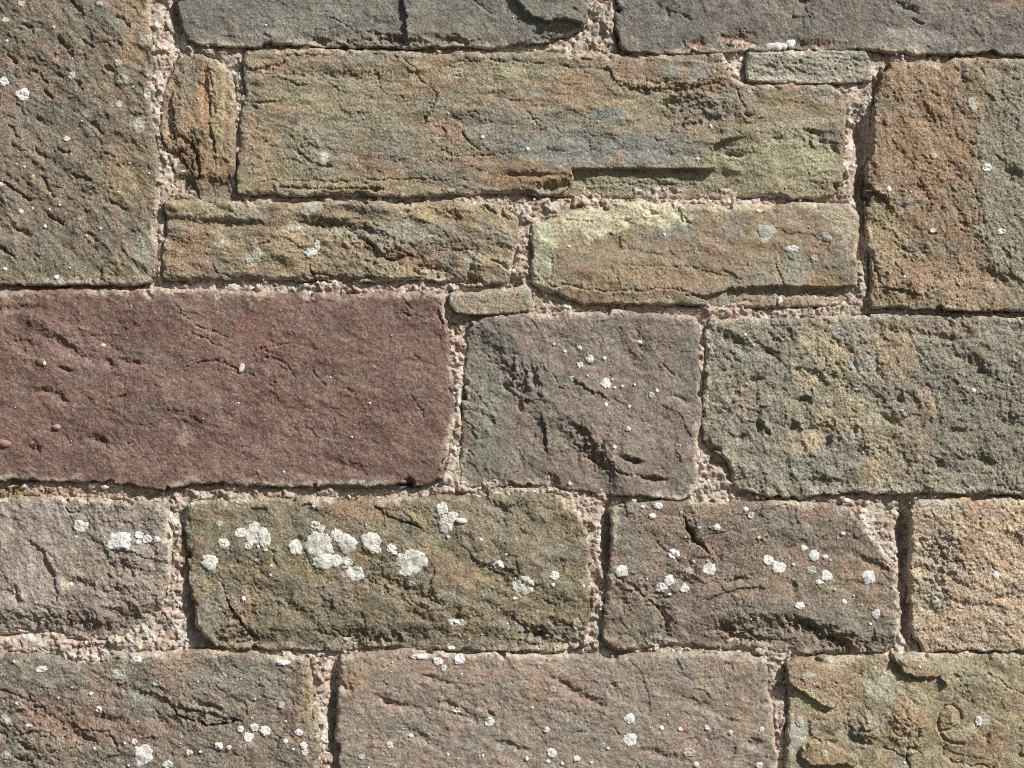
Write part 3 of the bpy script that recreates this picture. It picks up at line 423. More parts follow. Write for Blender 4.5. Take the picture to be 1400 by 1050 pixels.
stone('olive brown block carrying the big clusters of pale lichen',
  [(259, 692), (275, 686), (300, 685), (350, 684), (400, 683), (500, 681), (560, 682), (600, 680), (640, 678), (700, 678), (740, 676), (770, 681), (785, 690), (795, 712), (803, 740), (806, 770), (806, 800), (804, 838), (798, 860), (795, 880), (786, 887), (740, 888), (700, 887), (650, 886), (600, 888), (550, 884), (500, 884), (450, 886), (400, 887), (350, 884), (310, 884), (294, 879), (280, 868), (271, 850), (266, 820), (262, 790), (257, 750), (256, 715)],
  H=7, relief=[(60, 3, 4.2, 30, 2), (18, 4, 2.6, 25, 2), (130, 2, 5, 0, 1)], radii=(8, 6, 9, 5),
  feats=[('crack', [(311, 818), (320, 836), (332, 850), (342, 862), (354, 876)], 3.4, 7), ('step', [(311, 818), (320, 836), (340, 860), (356, 880)], -5, 26), ('crack', [(302, 790), (308, 806), (312, 820)], 2, 3), ('crack', [(500, 790), (520, 798), (534, 806)], 2, 3), ('plate', [(300, 868), (420, 866), (560, 862), (700, 862), (800, 858), (800, 930), (280, 930)], -6, 26), ('rough', 520, 872, 60, 10, 0, 4), ('rough', 735, 868, 40, 14, 10, 6), ('rough', 330, 850, 30, 40, 30, 4), ('rough', 560, 810, 90, 16, 22, 3.5), ('pit', 519, 876, 8, 4, 0, 6), ('crack', [(515, 872), (530, 877), (542, 874)], 2, 3), ('pit', 736, 867, 12, 5, 10, 7), ('pit', 775, 880, 18, 6, 0, 6), ('crack', [(706, 848), (722, 862), (746, 868)], 2.4, 4), ('pit', 626, 843, 7, 5, 15, 6), ('crack', [(513, 692), (530, 706), (560, 714), (580, 722)], 3, 3.5), ('step', [(513, 692), (530, 706), (560, 714), (584, 724)], -3, 22), ('pit', 680, 694, 20, 7, 25, 4), ('pit', 560, 805, 50, 8, 24, 3), ('crack', [(456, 858), (466, 868), (480, 872)], 2, 3), ('pit', 400, 830, 40, 10, 30, 3), ('pit', 700, 850, 40, 10, 30, 4), ('pit', 572, 842, 18, 6, 20, 3), ('step', [(640, 760), (700, 780), (740, 810)], -3, 30), ('crack', [(345, 800), (355, 812)], 2, 3), ('pit', 760, 850, 16, 5, 10, 3), ('crack', [(430, 862), (455, 870)], 2.2, 3)],
  base=(118, 104, 80), layers=[((132, 114, 84), 50, .05, .35, .8, 20, 1.6), ((106, 102, 84), 40, .14, .3, .8, 20, 1.4), ((98, 82, 62), 20, .24, .25, .7, 25, 1.8), ((138, 120, 78), 26, .26, .25, .6, 20, 2)],
  blobs=[(500, 695, 60, 12, 5, (142, 108, 74), .7), (300, 705, 40, 14, 0, (140, 112, 80), .6), (420, 780, 40, 12, 10, (128, 112, 58), .6), (495, 760, 30, 14, 0, (134, 116, 62), .6), (570, 705, 20, 10, 20, (148, 128, 66), .6), (630, 780, 50, 18, 25, (142, 116, 82), .5), (700, 720, 70, 24, 10, (126, 116, 96), .6), (730, 810, 60, 20, 0, (134, 118, 82), .5), (640, 845, 60, 26, 10, (128, 112, 84), .5), (500, 850, 160, 22, 0, (110, 98, 74), .5), (290, 840, 18, 34, 0, (122, 120, 104), .6), (640, 856, 16, 10, 20, (150, 116, 80), .6), (612, 815, 14, 10, 0, (152, 150, 138), .5), (625, 849, 12, 5, 25, (196, 190, 180), .7), (350, 780, 40, 10, 20, (128, 110, 60), .4), (370, 760, 10, 16, 0, (134, 114, 60), .5)])

stone('reddish grey block with scattered white lichen dots and a dark wedge shaped gash',
  [(836, 696), (850, 689), (900, 686), (950, 685), (1000, 684), (1050, 686), (1110, 690), (1150, 691), (1160, 696), (1171, 711), (1186, 731), (1201, 750), (1213, 761), (1222, 780), (1226, 800), (1227, 830), (1227, 858), (1223, 880), (1211, 889), (1160, 890), (1110, 892), (1070, 888), (1040, 884), (1000, 886), (950, 882), (910, 880), (880, 884), (850, 888), (836, 886), (828, 879), (827, 860), (828, 830), (832, 800), (837, 772), (836, 740), (838, 712)],
  H=7, relief=[(60, 3, 4.2, 30, 2), (18, 4, 2.3, 28, 2), (130, 2, 4, 0, 1)], radii=(6, 7, 6, 7),
  feats=[('crack', [(935, 706), (941, 722), (948, 736), (958, 745), (967, 752)], 3.2, 9), ('pit', 944, 728, 4, 12, -18, 6), ('crack', [(842, 790), (856, 798), (866, 802), (880, 816), (896, 828), (906, 842)], 3.2, 7), ('step', [(906, 866), (906, 842), (896, 828), (880, 816), (866, 802), (842, 790)], 5, 40), ('crack', [(884, 816), (900, 819), (914, 817)], 2.2, 4), ('pit', 905, 850, 8, 18, -10, 5), ('plate', [(900, 862), (985, 852), (1060, 846), (1120, 856), (1170, 876), (1230, 880), (1230, 930), (840, 930), (860, 886)], -8, 30), ('rough', 1010, 866, 44, 14, 8, 7), ('rough', 1095, 856, 50, 12, 12, 6), ('rough', 1150, 876, 44, 14, 10, 7), ('pit', 993, 860, 13, 8, 35, 4), ('pit', 1030, 874, 26, 5, 5, 4), ('pit', 1090, 850, 26, 5, 14, 3), ('pit', 1145, 878, 20, 8, 20, 5), ('pit', 1083, 803, 5, 8, -10, 3), ('crack', [(984, 795), (1002, 794), (1016, 786)], 2.4, 3), ('crack', [(1030, 745), (1040, 739), (1048, 734)], 1.6, 2.4), ('pit', 1190, 770, 26, 5, 25, 3), ('crack', [(1205, 765), (1218, 775)], 2, 3), ('step', [(960, 818), (1010, 802), (1060, 800)], 3, 24), ('pit', 1008, 792, 20, 5, -8, 3), ('pit', 930, 790, 24, 6, 20, 3), ('crack', [(895, 740), (930, 770)], 2, 2), ('pit', 1110, 860, 40, 8, 15, 4), ('rough', 890, 815, 40, 16, 35, 4)],
  base=(122, 102, 88), layers=[((110, 104, 90), 50, .08, .35, .8, 25, 1.6), ((136, 108, 90), 36, .14, .3, .75, 25, 1.6), ((98, 84, 70), 18, .26, .25, .6, 28, 2)],
  blobs=[(1080, 720, 50, 20, 25, (112, 108, 98), .7), (1100, 700, 40, 10, 10, (144, 112, 94), .6), (1170, 790, 40, 40, 0, (146, 112, 92), .6), (1140, 800, 30, 24, 0, (130, 126, 96), .6), (900, 730, 50, 30, 0, (128, 110, 92), .5), (880, 860, 40, 22, 0, (114, 104, 86), .6), (1030, 835, 60, 20, 0, (124, 118, 104), .5), (1160, 850, 60, 16, 0, (112, 108, 94), .6), (1050, 775, 50, 10, 20, (134, 118, 80), .4), (960, 700, 80, 10, 0, (140, 108, 88), .5), (1155, 700, 20, 8, 20, (170, 152, 140), .6)])

stone('pale beige sandy block with a crusty worn patch at the lower right edge',
  [(1248, 692), (1258, 686), (1300, 684), (1350, 682), (1400, 680), (1480, 681), (1480, 888), (1400, 887), (1350, 888), (1300, 888), (1264, 887), (1252, 872), (1246, 840), (1245, 800), (1246, 760), (1246, 720)],
  H=4, relief=[(50, 3, 3.0, 20, 1.5), (14, 4, 2.2, 20, 1.3), (6, 2, 1.0, 0, 1)], radii=(6, 4, 6, 5), mat=MAT_ROUGH,
  feats=[('rough', 1287, 772, 34, 42, 10, 4.5), ('crack', [(1256, 736), (1262, 748), (1274, 752)], 2.4, 4), ('crack', [(1280, 740), (1290, 760), (1300, 768)], 2.2, 3), ('crack', [(1298, 768), (1318, 766)], 2, 4), ('crack', [(1276, 778), (1282, 800), (1294, 812)], 2.4, 4), ('pit', 1300, 786, 5, 8, -30, 5), ('pit', 1284, 754, 26, 20, 20, 3), ('pit', 1312, 800, 12, 5, 30, 3), ('pit', 1375, 815, 16, 4, -10, 3), ('pit', 1250, 775, 10, 4, 0, 4), ('pit', 1340, 830, 40, 7, 10, 2.5), ('crack', [(1298, 700), (1304, 712)], 2, 2), ('pit', 1270, 830, 12, 8, 40, 3), ('pit', 1390, 740, 20, 8, 20, 2.5)],
  base=(172, 144, 114), layers=[((182, 150, 114), 40, .05, .35, .8, 20, 1.4), ((156, 138, 118), 24, .2, .25, .75, 20, 1.4), ((186, 164, 138), 14, .26, .25, .6, 0, 1)],
  blobs=[(1285, 770, 34, 44, 20, (156, 140, 118), .75), (1370, 720, 50, 30, 0, (190, 158, 114), .5), (1354, 702, 10, 8, 0, (142, 138, 138), .7), (1280, 690, 40, 8, 0, (186, 166, 148), .5), (1275, 815, 14, 8, 0, (196, 180, 156), .6), (1350, 830, 50, 12, 10, (164, 144, 124), .5), (1380, 870, 50, 14, 0, (182, 148, 116), .5), (1310, 694, 14, 8, 0, (150, 146, 124), .5)])

stone('brown grey block at the bottom left with a dark crescent gash',
  [(-110, 893), (0, 893), (50, 895), (76, 900), (100, 905), (140, 902), (180, 895), (215, 891), (260, 890), (300, 892), (340, 895), (380, 899), (410, 895), (421, 902), (426, 930), (428, 960), (432, 990), (434, 1020), (431, 1070), (430, 1178), (200, 1180), (-110, 1178)],
  H=3, relief=[(60, 3, 4.2, 30, 2), (18, 4, 2.6, 30, 2), (8, 2, 1.0, 20, 1.5)], radii=(7, 4, 5, 5),
  feats=[('crack', [(234, 966), (248, 978), (262, 984), (284, 990), (306, 990), (324, 986)], 3.2, 8), ('step', [(234, 966), (262, 984), (284, 990), (324, 986)], -4, 20), ('rough', 276, 978, 44, 14, 14, 4), ('rough', 60, 1000, 80, 40, 25, 3), ('plate', [(232, 962), (262, 968), (300, 976), (330, 986), (300, 992), (262, 985)], -4, 5), ('crack', [(148, 998), (154, 1008), (160, 1020)], 2.4, 4), ('crack', [(0, 944), (30, 950), (40, 962)], 2.4, 4), ('crack', [(22, 998), (34, 1002), (44, 1000)], 2.4, 4), ('crack', [(20, 1034), (32, 1040), (46, 1040)], 2.6, 5), ('crack', [(298, 936), (310, 948)], 2, 3), ('pit', 150, 982, 20, 5, 10, 3), ('step', [(90, 985), (120, 995), (150, 1000)], -3, 24), ('pit', 36, 1020, 12, 5, 30, 4), ('pit', 286, 965, 22, 4, 20, 4), ('pit', 60, 975, 20, 6, 30, 3), ('pit', 200, 950, 40, 6, 20, 3), ('crack', [(60, 1032), (84, 1036)], 2, 3), ('pit', 120, 1010, 22, 6, 25, 3), ('pit', 220, 985, 14, 6, 40, 3), ('crack', [(110, 896), (128, 906), (165, 900)], 2, 4)],
  base=(116, 100, 86), layers=[((106, 102, 90), 50, .05, .35, .8, 25, 1.6), ((130, 102, 84), 40, .14, .3, .8, 25, 1.8), ((92, 80, 68), 18, .26, .25, .6, 28, 2), ((132, 128, 114), 20, .3, .2, .5, 0, 1)],
  blobs=[(90, 985, 70, 30, 20, (132, 100, 82), .6), (190, 1010, 50, 30, 0, (130, 102, 86), .5), (340, 920, 70, 26, 0, (118, 112, 100), .6), (165, 920, 14, 12, 0, (150, 146, 122), .7), (60, 915, 60, 14, 0, (120, 112, 100), .5), (250, 895, 50, 8, 0, (140, 114, 92), .5), (195, 950, 30, 14, 0, (114, 116, 110), .6), (420, 950, 10, 50, 0, (146, 122, 82), .8), (404, 930, 20, 40, 0, (130, 106, 84), .5), (310, 930, 26, 8, 0, (134, 134, 128), .5), (8, 985, 9, 8, 0, (150, 146, 134), .6), (230, 908, 40, 10, -20, (136, 112, 92), .5), (385, 955, 9, 8, 0, (140, 140, 134), .6), (190, 900, 10, 5, -40, (178, 174, 160), .6)])

stone('even pinkish grey block at the bottom middle',
  [(468, 903), (476, 897), (520, 891), (600, 890), (640, 895), (680, 893), (720, 896), (780, 898), (840, 896), (900, 894), (960, 893), (1010, 893), (1040, 898), (1047, 906), (1048, 940), (1055, 968), (1056, 1000), (1060, 1030), (1062, 1070), (1060, 1178), (800, 1180), (464, 1178), (466, 1060), (466, 1030), (462, 1000), (463, 975), (465, 950), (467, 930)],
  H=4, relief=[(70, 3, 3.0, 25, 2), (18, 4, 2.0, 25, 1.8), (8, 2, 1.0, 15, 1.5)], radii=(7, 4, 5, 5),
  feats=[('crack', [(524, 930), (532, 938)], 2, 3), ('pit', 839, 936, 4, 3, 0, 4), ('crack', [(838, 992), (842, 998), (844, 1002)], 2, 4), ('pit', 672, 975, 4, 4, 0, 4), ('pit', 470, 937, 12, 7, 30, 3), ('pit', 537, 960, 22, 5, 20, 3), ('pit', 600, 930, 24, 5, 20, 2.5), ('pit', 805, 955, 30, 6, 25, 2.5), ('pit', 530, 958, 8, 4, 0, 3), ('pit', 640, 980, 40, 5, 15, 2), ('pit', 580, 1010, 30, 6, 30, 2.5), ('pit', 770, 935, 26, 5, 30, 2), ('pit', 950, 960, 30, 5, 25, 2), ('pit', 900, 1030, 30, 5, 15, 2), ('crack', [(992, 906), (1000, 912)], 2, 3), ('pit', 700, 1020, 26, 5, 20, 2.5), ('pit', 1030, 1015, 10, 5, 0, 3), ('pit', 620, 965, 20, 4, 20, 2.5)],
  mat=MAT_FINE, base=(132, 112, 98), layers=[((122, 112, 98), 50, .05, .35, .8, 20, 1.6), ((144, 118, 100), 40, .16, .3, .7, 20, 1.8), ((108, 94, 82), 17, .28, .25, .5, 25, 2), ((142, 136, 124), 22, .3, .2, .4, 0, 1)],
  blobs=[(485, 930, 18, 16, 0, (160, 116, 80), .7), (560, 905, 80, 12, 0, (150, 120, 102), .6), (720, 915, 60, 16, 0, (152, 120, 104), .5), (870, 940, 60, 30, 0, (128, 118, 104), .5), (960, 940, 16, 18, 0, (148, 122, 88), .5), (1000, 905, 50, 10, 0, (148, 122, 104), .5), (900, 1020, 60, 20, 0, (134, 112, 100), .5), (938, 994, 3, 2.5, 0, (190, 96, 60), .9)])

stone('yellowish flaking block in the bottom right corner with a carved ring shaped mark',
  [(1076, 906), (1086, 900), (1130, 898), (1200, 896), (1240, 895), (1300, 894), (1400, 895), (1480, 896), (1480, 1178), (1300, 1180), (1074, 1178), (1075, 1060), (1075, 1020), (1077, 985), (1080, 960), (1078, 930)],
  H=4, relief=[(55, 3, 3.0, 20, 1.8), (17, 4, 2.0, 15, 1.6), (110, 2, 3, 0, 1)], radii=(6, 4, 6, 5), terr=None,
  feats=[('plate', [(1070, 880), (1180, 880), (1170, 925), (1150, 958), (1136, 966), (1122, 962), (1110, 954), (1096, 944), (1080, 936), (1070, 920)], 9, 2, (1100, 950, 1150, 890)), ('plate', [(1212, 884), (1224, 906), (1234, 918), (1248, 923), (1284, 924), (1292, 938), (1320, 900), (1320, 880)], 10, 1.8, (1250, 925, 1290, 880)),
         ('step', [(1400, 950), (1382, 942), (1362, 926), (1346, 918), (1333, 908)], 4, 34), ('crack', [(1333, 908), (1346, 918), (1362, 926), (1382, 942), (1400, 950)], 2.4, 4), ('plate', [(1105, 984), (1128, 986), (1148, 980), (1152, 1000), (1142, 1014), (1120, 1010), (1106, 1002)], 3, 3), ('plate', [(1096, 1022), (1106, 1012), (1130, 1014), (1150, 1026), (1172, 1036), (1166, 1044), (1106, 1044), (1094, 1034)], 7, 2.4), ('bump', 1181, 1000, 17, 15, 0, 9), ('pit', 1174, 1012, 14, 4, 20, 3), ('bump', 1236, 985, 22, 26, 10, 5), ('crack', [(1222, 1000), (1232, 1010)], 2, 4),
         ('groove', [(1281, 986), (1283, 972), (1291, 964), (1302, 963), (1310, 970), (1313, 981), (1308, 990), (1297, 996), (1285, 998)], 1.9, 2.8), ('groove', [(1281, 988), (1283, 1000), (1290, 1010), (1300, 1015), (1315, 1016)], 2.2, 3.4), ('bump', 1297, 980, 12, 13, 0, 3), ('pit', 1348, 1010, 3.5, 10, 4, 3), ('crack', [(1206, 1020), (1226, 1030), (1240, 1036)], 2, 4), ('crack', [(1258, 992), (1254, 1006), (1246, 1014)], 2, 4), ('crack', [(1240, 1018), (1262, 1030)], 2.2, 4), ('crack', [(1242, 1020), (1238, 1038), (1246, 1052)], 2.8, 6), ('crack', [(1289, 1020), (1290, 1034), (1302, 1044), (1332, 1046), (1360, 1050)], 2.4, 5), ('crack', [(1157, 968), (1160, 985), (1156, 1002)], 1.6, 2), ('step', [(1360, 1050), (1332, 1046), (1302, 1044), (1290, 1034), (1289, 1020)], 3, 26), ('crack', [(1390, 1000), (1396, 985), (1402, 975)], 2.2, 3), ('crack', [(1140, 930), (1150, 945)], 1.8, 2)],
  base=(150, 132, 96), layers=[((158, 146, 102), 46, .05, .35, .8, 15, 1.5), ((146, 116, 80), 34, .18, .3, .75, 15, 1.6), ((128, 120, 102), 24, .26, .25, .6, 0, 1.3)],
  blobs=[(1115, 930, 36, 24, 25, (152, 120, 86), .8), (1250, 915, 50, 14, 10, (148, 118, 84), .7), (1205, 935, 30, 24, 0, (176, 172, 150), .7), (1110, 958, 34, 16, 20, (170, 158, 110), .7), (1086, 1005, 16, 24, 0, (178, 178, 160), .8), (1128, 995, 22, 14, 0, (132, 118, 102), .8), (1130, 1030, 34, 14, 10, (154, 120, 80), .8), (1180, 1000, 18, 16, 0, (130, 122, 100), .7), (1236, 985, 24, 24, 0, (158, 122, 80), .7), (1330, 930, 60, 26, 0, (146, 138, 106), .6), (1290, 980, 40, 30, 0, (152, 126, 86), .5), (1380, 915, 40, 16, 20, (128, 114, 92), .6), (1340, 985, 16, 10, -40, (180, 176, 156), .6), (1340, 1020, 50, 24, 0, (152, 122, 90), .5), (1200, 975, 20, 26, 0, (138, 134, 118), .5), (1250, 950, 40, 16, 20, (162, 148, 104), .6), (1320, 1000, 20, 8, -20, (170, 160, 130), .5), (1140, 905, 24, 8, 0, (168, 156, 124), .6)])

# the rest of the wall beyond the picture: courses of plainer blocks
rng = random.Random(11)
PAL = [((124, 112, 92), (108, 104, 92), (142, 114, 86)), ((114, 84, 74), (126, 96, 84), (98, 74, 66)), ((142, 120, 88), (128, 120, 102), (156, 122, 86)), ((120, 104, 94), (108, 104, 96), (132, 108, 96)), ((152, 132, 98), (134, 124, 100), (160, 126, 90))]
def course(x0, x1, y0, y1):
    x = x0
    while x < x1 - 60:
        w = rng.uniform(230, 560)
        if x1 - x - w < 190: w = x1 - x
        j = lambda: rng.uniform(-5, 5)
        a, b = x + 8, x + w - 8
        P = [(a + j(), y0 + j()), ((a * 2 + b) / 3, y0 + j()), ((a + b * 2) / 3, y0 + j()), (b + j(), y0 + j()), (b + j(), (y0 + y1) / 2), (b + j(), y1 + j()), ((a + b * 2) / 3, y1 + j()), ((a * 2 + b) / 3, y1 + j()), (a + j(), y1 + j()), (a + j(), (y0 + y1) / 2)]
        p = rng.choice(PAL)
        stone(None, P, H=rng.uniform(1, 6), relief=[(60, 3, 4, rng.uniform(0, 45), 2), (18, 3, 2.4, 30, 2)], base=p[0], layers=[(p[1], 50, .05, .35, .8, 20, 1.6), (p[2], 36, .16, .3, .7, 20, 1.6)], detailed=False, edge=4.5)
        S[-1]['k'] = .84
        x += w
XL, XR = -900, 2300
for y0, y1, xe in ((-172, 388, -128), (400, 656, -150), (683, 868, -100), (893, 1178, -120)):
    if y1 - y0 > 400: course(XL, xe, y0, y0 + 270); course(XL, xe, y0 + 290, y1)
    else: course(XL, xe, y0, y1)
for y0, y1, xe in ((-172, 66, 1480), (82, 422, 1478), (435, 672, 1490), (686, 888, 1488), (896, 1178, 1488)):
    course(xe, XR, y0, y1)
for y0, y1 in ((-460, -192), (-760, -478), (1198, 1450), (1468, 1740), (1758, 2060)):
    course(XL, XR, y0, y1)

# ------------------------------------------------------------------ evaluating a stone
def stone_d(s, x, y, sid):
    e = s['edge']; rad = (s['radii'][0] + 3, s['radii'][1] - .6, s['radii'][2], s['radii'][3] + 1)
    xw = x + e * pn(x / 17, y / 17, 900 + sid) + 0.45 * e * pn(x / 6, y / 6, 930 + sid)
    yw = y + e * pn(x / 17, y / 17, 960 + sid) + 0.45 * e * pn(x / 6, y / 6, 990 + sid)
    d, R = sd_poly(s['poly'], xw, yw, rad)
    d = d + 2.6 + e * 1.1 * fbm(x, y, 48, 2, 1020 + sid) - e * 2.5 * sstep(0.30, 0.80, fbm(x, y, 24, 2, 1050 + sid))
    return d, R
def stone_h(s, x, y, d, R, sid, micro=True):
    sd = 100 + sid * 53
    h = np.full(x.shape, float(s['H']) + 2.5)
    for sc, oc, amp, ang, st in s['relief']:
        if 9 < sc < 24 and not s['terr']: amp, st = amp * .68, 1 + (st - 1) * .45
        h += amp * fbm(x, y, sc, oc, sd + int(sc), 0.55, ang, st)
    if s['terr']:
        step, sc, ang, st, amt = s['terr']
        q = fbm(x, y, sc, 4, sd + 5, 0.5, ang, st) * 3.2
        fl = np.floor(q); fr = q - fl
        h += amt * (fl + sstep(0.80, 1.0, fr)) * 0.9
    xw = x + 2.6 * pn(x / 15, y / 15, sd + 1) + 1.5 * pn(x / 6, y / 6, sd + 2) + 1.2 * pn(x / 3, y / 3, sd + 8)
    yw = y + 2.6 * pn(x / 15, y / 15, sd + 3) + 1.5 * pn(x / 6, y / 6, sd + 4) + 1.2 * pn(x / 3, y / 3, sd + 9)
    for f in s['feats']:
        k = f[0]
        pts = f[1] if k in ('plate', 'ledge', 'step', 'crack', 'groove') else [(f[1] - f[3] * 3 - f[4] * 3, f[2] - f[3] * 3 - f[4] * 3), (f[1] + f[3] * 3 + f[4] * 3, f[2] + f[3] * 3 + f[4] * 3)]
        mg = 8 + (f[3] * 4 if k == 'step' else f[2] * 4 if k in ('crack', 'groove') else 0)
        bx0, bx1 = min(p[0] for p in pts) - mg, max(p[0] for p in pts) + mg
        by0, by1 = min(p[1] for p in pts) - mg, max(p[1] for p in pts) + mg
        m = (x > bx0) & (x < bx1) & (y > by0) & (y < by1)
        if not m.any(): continue
        X, Y = xw[m], yw[m]
        if k in ('plate', 'ledge'):
            if k == 'ledge': X, Y = x[m] + .25 * (X - x[m]), y[m] + .25 * (Y - y[m])
            q = sd_poly(f[1], X, Y); v = f[2] * sstep(-f[3] * .5, f[3] * .5, q)
            if len(f) > 4:
                x0, y0, x1, y1 = f[4]; L2 = (x1 - x0) ** 2 + (y1 - y0) ** 2
                v = v * np.clip(1 - ((X - x0) * (x1 - x0) + (Y - y0) * (y1 - y0)) / L2, 0, 1)
        elif k == 'step':
            q, fr, side = poly_dist(f[1], X, Y)
            dh = f[2]; sg = side * q
            taper = np.clip(np.minimum(fr, 1 - fr) * 7, 0, 1)
            v = dh * sstep(-.8, .8, -sg) * np.exp(-np.maximum(-sg, 0) / f[3]) * taper if dh > 0 else -dh * (sstep(-.8, .8, -sg) * np.exp(-np.maximum(-sg, 0) / f[3])) * taper
        elif k == 'groove':
            q, fr, side = poly_dist(f[1], x[m], y[m]); v = -f[3] * np.exp(-(q / f[2]) ** 4)
        elif k == 'crack':
            q, fr, side = poly_dist(f[1], X, Y)
            w = 0.78 * f[2] * (0.45 + 0.55 * np.clip(np.minimum(fr, 1 - fr) * 4, 0, 1)) * (0.8 + 0.5 * pn(X / 9, Y / 9, sd + 6))
            n1 = fbm(X, Y, 16, 3, sd + 34, .6)
            v = -f[3] * np.clip(.85 + .9 * n1, .1, 1.4) * np.exp(-(q / np.maximum(w, .4)) ** 2) + 1.3 * fbm(X, Y, 5, 2, sd + 35) * np.exp(-(q / 6) ** 2)
        elif k == 'rough':
            a = math.radians(f[5]); u = ((X - f[1]) * math.cos(a) + (Y - f[2]) * math.sin(a)) / f[3]; w = (-(X - f[1]) * math.sin(a) + (Y - f[2]) * math.cos(a)) / f[4]
            v = f[6] * np.exp(-(u * u + w * w) ** 1.5) * (0.8 * fbm(X, Y, 9, 3, sd + 40, .6) + 0.07 * facets(X, Y, 9, sd + 44))
        else:
            a = math.radians(f[5]); u = ((X - f[1]) * math.cos(a) + (Y - f[2]) * math.sin(a)) / f[3]; w = (-(X - f[1]) * math.sin(a) + (Y - f[2]) * math.cos(a)) / f[4]
            if f[3] > 6:
                n1 = fbm(X, Y, 11, 3, sd + 31, .6); n2 = fbm(X, Y, 13, 3, sd + 32, .6)
                u = u + .30 * n1; w = w + .5 * n2; v = f[6] * (1 + .45 * fbm(X, Y, 7, 2, sd + 33)) * np.exp(-(u * u + w * w) ** 1.2)
            else: v = f[6] * np.exp(-(u * u + w * w) ** 1.4)
            v = v * (1.25 if k == 'bump' else -1.5)
        h[m] += v
    if s['detailed'] and micro:
        fa = s['relief'][1][3] if len(s['relief']) > 1 else 0
        bed = 2.0 if s['terr'] else 1.25
        rough_m = 0.45 + 0.75 * sstep(-.3, .5, fbm(x, y, 55, 2, sd + 90))
        h += s['fac'] * rough_m * (0.125 * facets(x, y, 24, sd + 91, fa, bed) + 0.16 * facets(x, y, 9.5, sd + 94, fa, bed) + 0.13 * facets(x, y, 4.6, sd + 97, fa, bed))
        mm = s['fine'] * (0.55 + 0.75 * sstep(-.35, .4, fbm(x, y, 70, 3, sd + 87)))
        h += 0.018 * facets(x, y, 55, sd + 83, fa, bed) * min(1, s['fac'] * 2.2)
        h += mm * (0.62 * fbm(x, y, 8, 3, sd + 60, .7) + 0.65 * fbm(x, y, 3.2, 2, sd + 66, .6))
        w1, w2, _ = worley(x / 6.5, y / 6.5, sd + 70)
        pm = sstep(0.1, 0.5, fbm(x, y, 30, 2, sd + 75))
        h -= pm * 1.3 * np.exp(-(w1 / 0.33) ** 2) * mm
    Rr = R * np.clip(1 + 0.75 * fbm(x, y, 26, 3, sd + 80, .6), .25, 2)
    tt = np.clip(d / Rr, 0, 1)
    h -= Rr * (1 - np.sqrt(np.maximum(1 - (1 - tt) ** 2, 0)))
    return h
def stone_pigment(s, x, y, sid, d):
    sd = 5000 + sid * 61
    c = np.tile(pig(s['base']), (len(x), 1))
    def mixin(col, m):
        nonlocal c
        c = c + (pig(col) - c) * m[:, None]
    for col, sc, th, sf, stg, ang, st in s['layers']:
        n = fbm(x, y, sc, 5, sd + int(sc), 0.6, ang, st)
        mixin(col, stg * sstep(th - sf, th + sf, n))
    tan = min(max((s['base'][0] - s['base'][2] - 14) / 40.0, .08), 1.0)
    red = .35 if s['base'][0] > 1.3 * s['base'][1] else 1.0
    mixin((156, 112, 78), 0.50 * red * tan * sstep(0.10, 0.70, fbm(x, y, 13, 5, sd + 31, .72)))
    mixin((150, 110, 80), 0.50 * red * tan * sstep(0.05, 0.60, fbm(x, y, 75, 4, sd + 33, .6)))
    mixin((118, 115, 106), 0.45 * red * sstep(0.05, 0.60, fbm(x, y, 60, 4, sd + 35, .6)))
    mixin((130, 130, 120), 0.50 * red * sstep(0.12, 0.70, fbm(x, y, 10, 4, sd + 37, .7)))
    mixin((178, 172, 158), 0.38 * red * sstep(0.36, 0.80, fbm(x, y, 13, 4, sd + 41, .75)))
    xw = x + 9 * fbm(x, y, 26, 3, sd + 1) + 3 * fbm(x, y, 7, 2, sd + 2)
    yw = y + 9 * fbm(x, y, 26, 3, sd + 3) + 3 * fbm(x, y, 7, 2, sd + 4)
    nn = fbm(x, y, 12, 4, sd + 9, .65)
    for bx, by, rx, ry, ang, col, stg in s['blobs']:
        a = math.radians(ang); k = min(1.0, min(rx, ry) / 14)
        X, Y = x + (xw - x) * k - bx, y + (yw - y) * k - by
        u, v = (X * math.cos(a) + Y * math.sin(a)) / rx, (-X * math.sin(a) + Y * math.cos(a)) / ry
        mixin(col, stg * sstep(1.25, 0.55, np.hypot(u, v) + 0.30 * nn))
    c = c * (1 + 0.15 * fbm(x, y, 5.5, 3, sd + 21, .6) + 0.08 * fbm(x, y, 18, 3, sd + 23, .6))[:, None]
    mixin((176, 158, 138), 0.8 * sstep(11, 1, d + 10 * fbm(x, y, 14, 4, sd + 51, .65)) * sstep(-.4, .3, fbm(x, y, 70, 2, sd + 55)))
    mixin((92, 82, 66), 0.45 * sstep(12, 1, d + 10 * fbm(x, y, 18, 3, sd + 58, .6)) * sstep(0, .5, fbm(x, y, 60, 2, sd + 59)))
    return np.clip(c * s['k'] * np.array([0.965, 0.975, 0.935]), 0.004, 0.9)

CELL = 1.22
def axis(lo, hi, f0, f1):                     # fine spacing within the picture, growing coarser beyond it
    out = []; v = lo
    while v < hi:
        out.append(v); gap = max(f0 - v, v - f1, 0)
        v += CELL + min(gap * 0.12, 5.0)
    out.append(hi)
    return np.array(out)

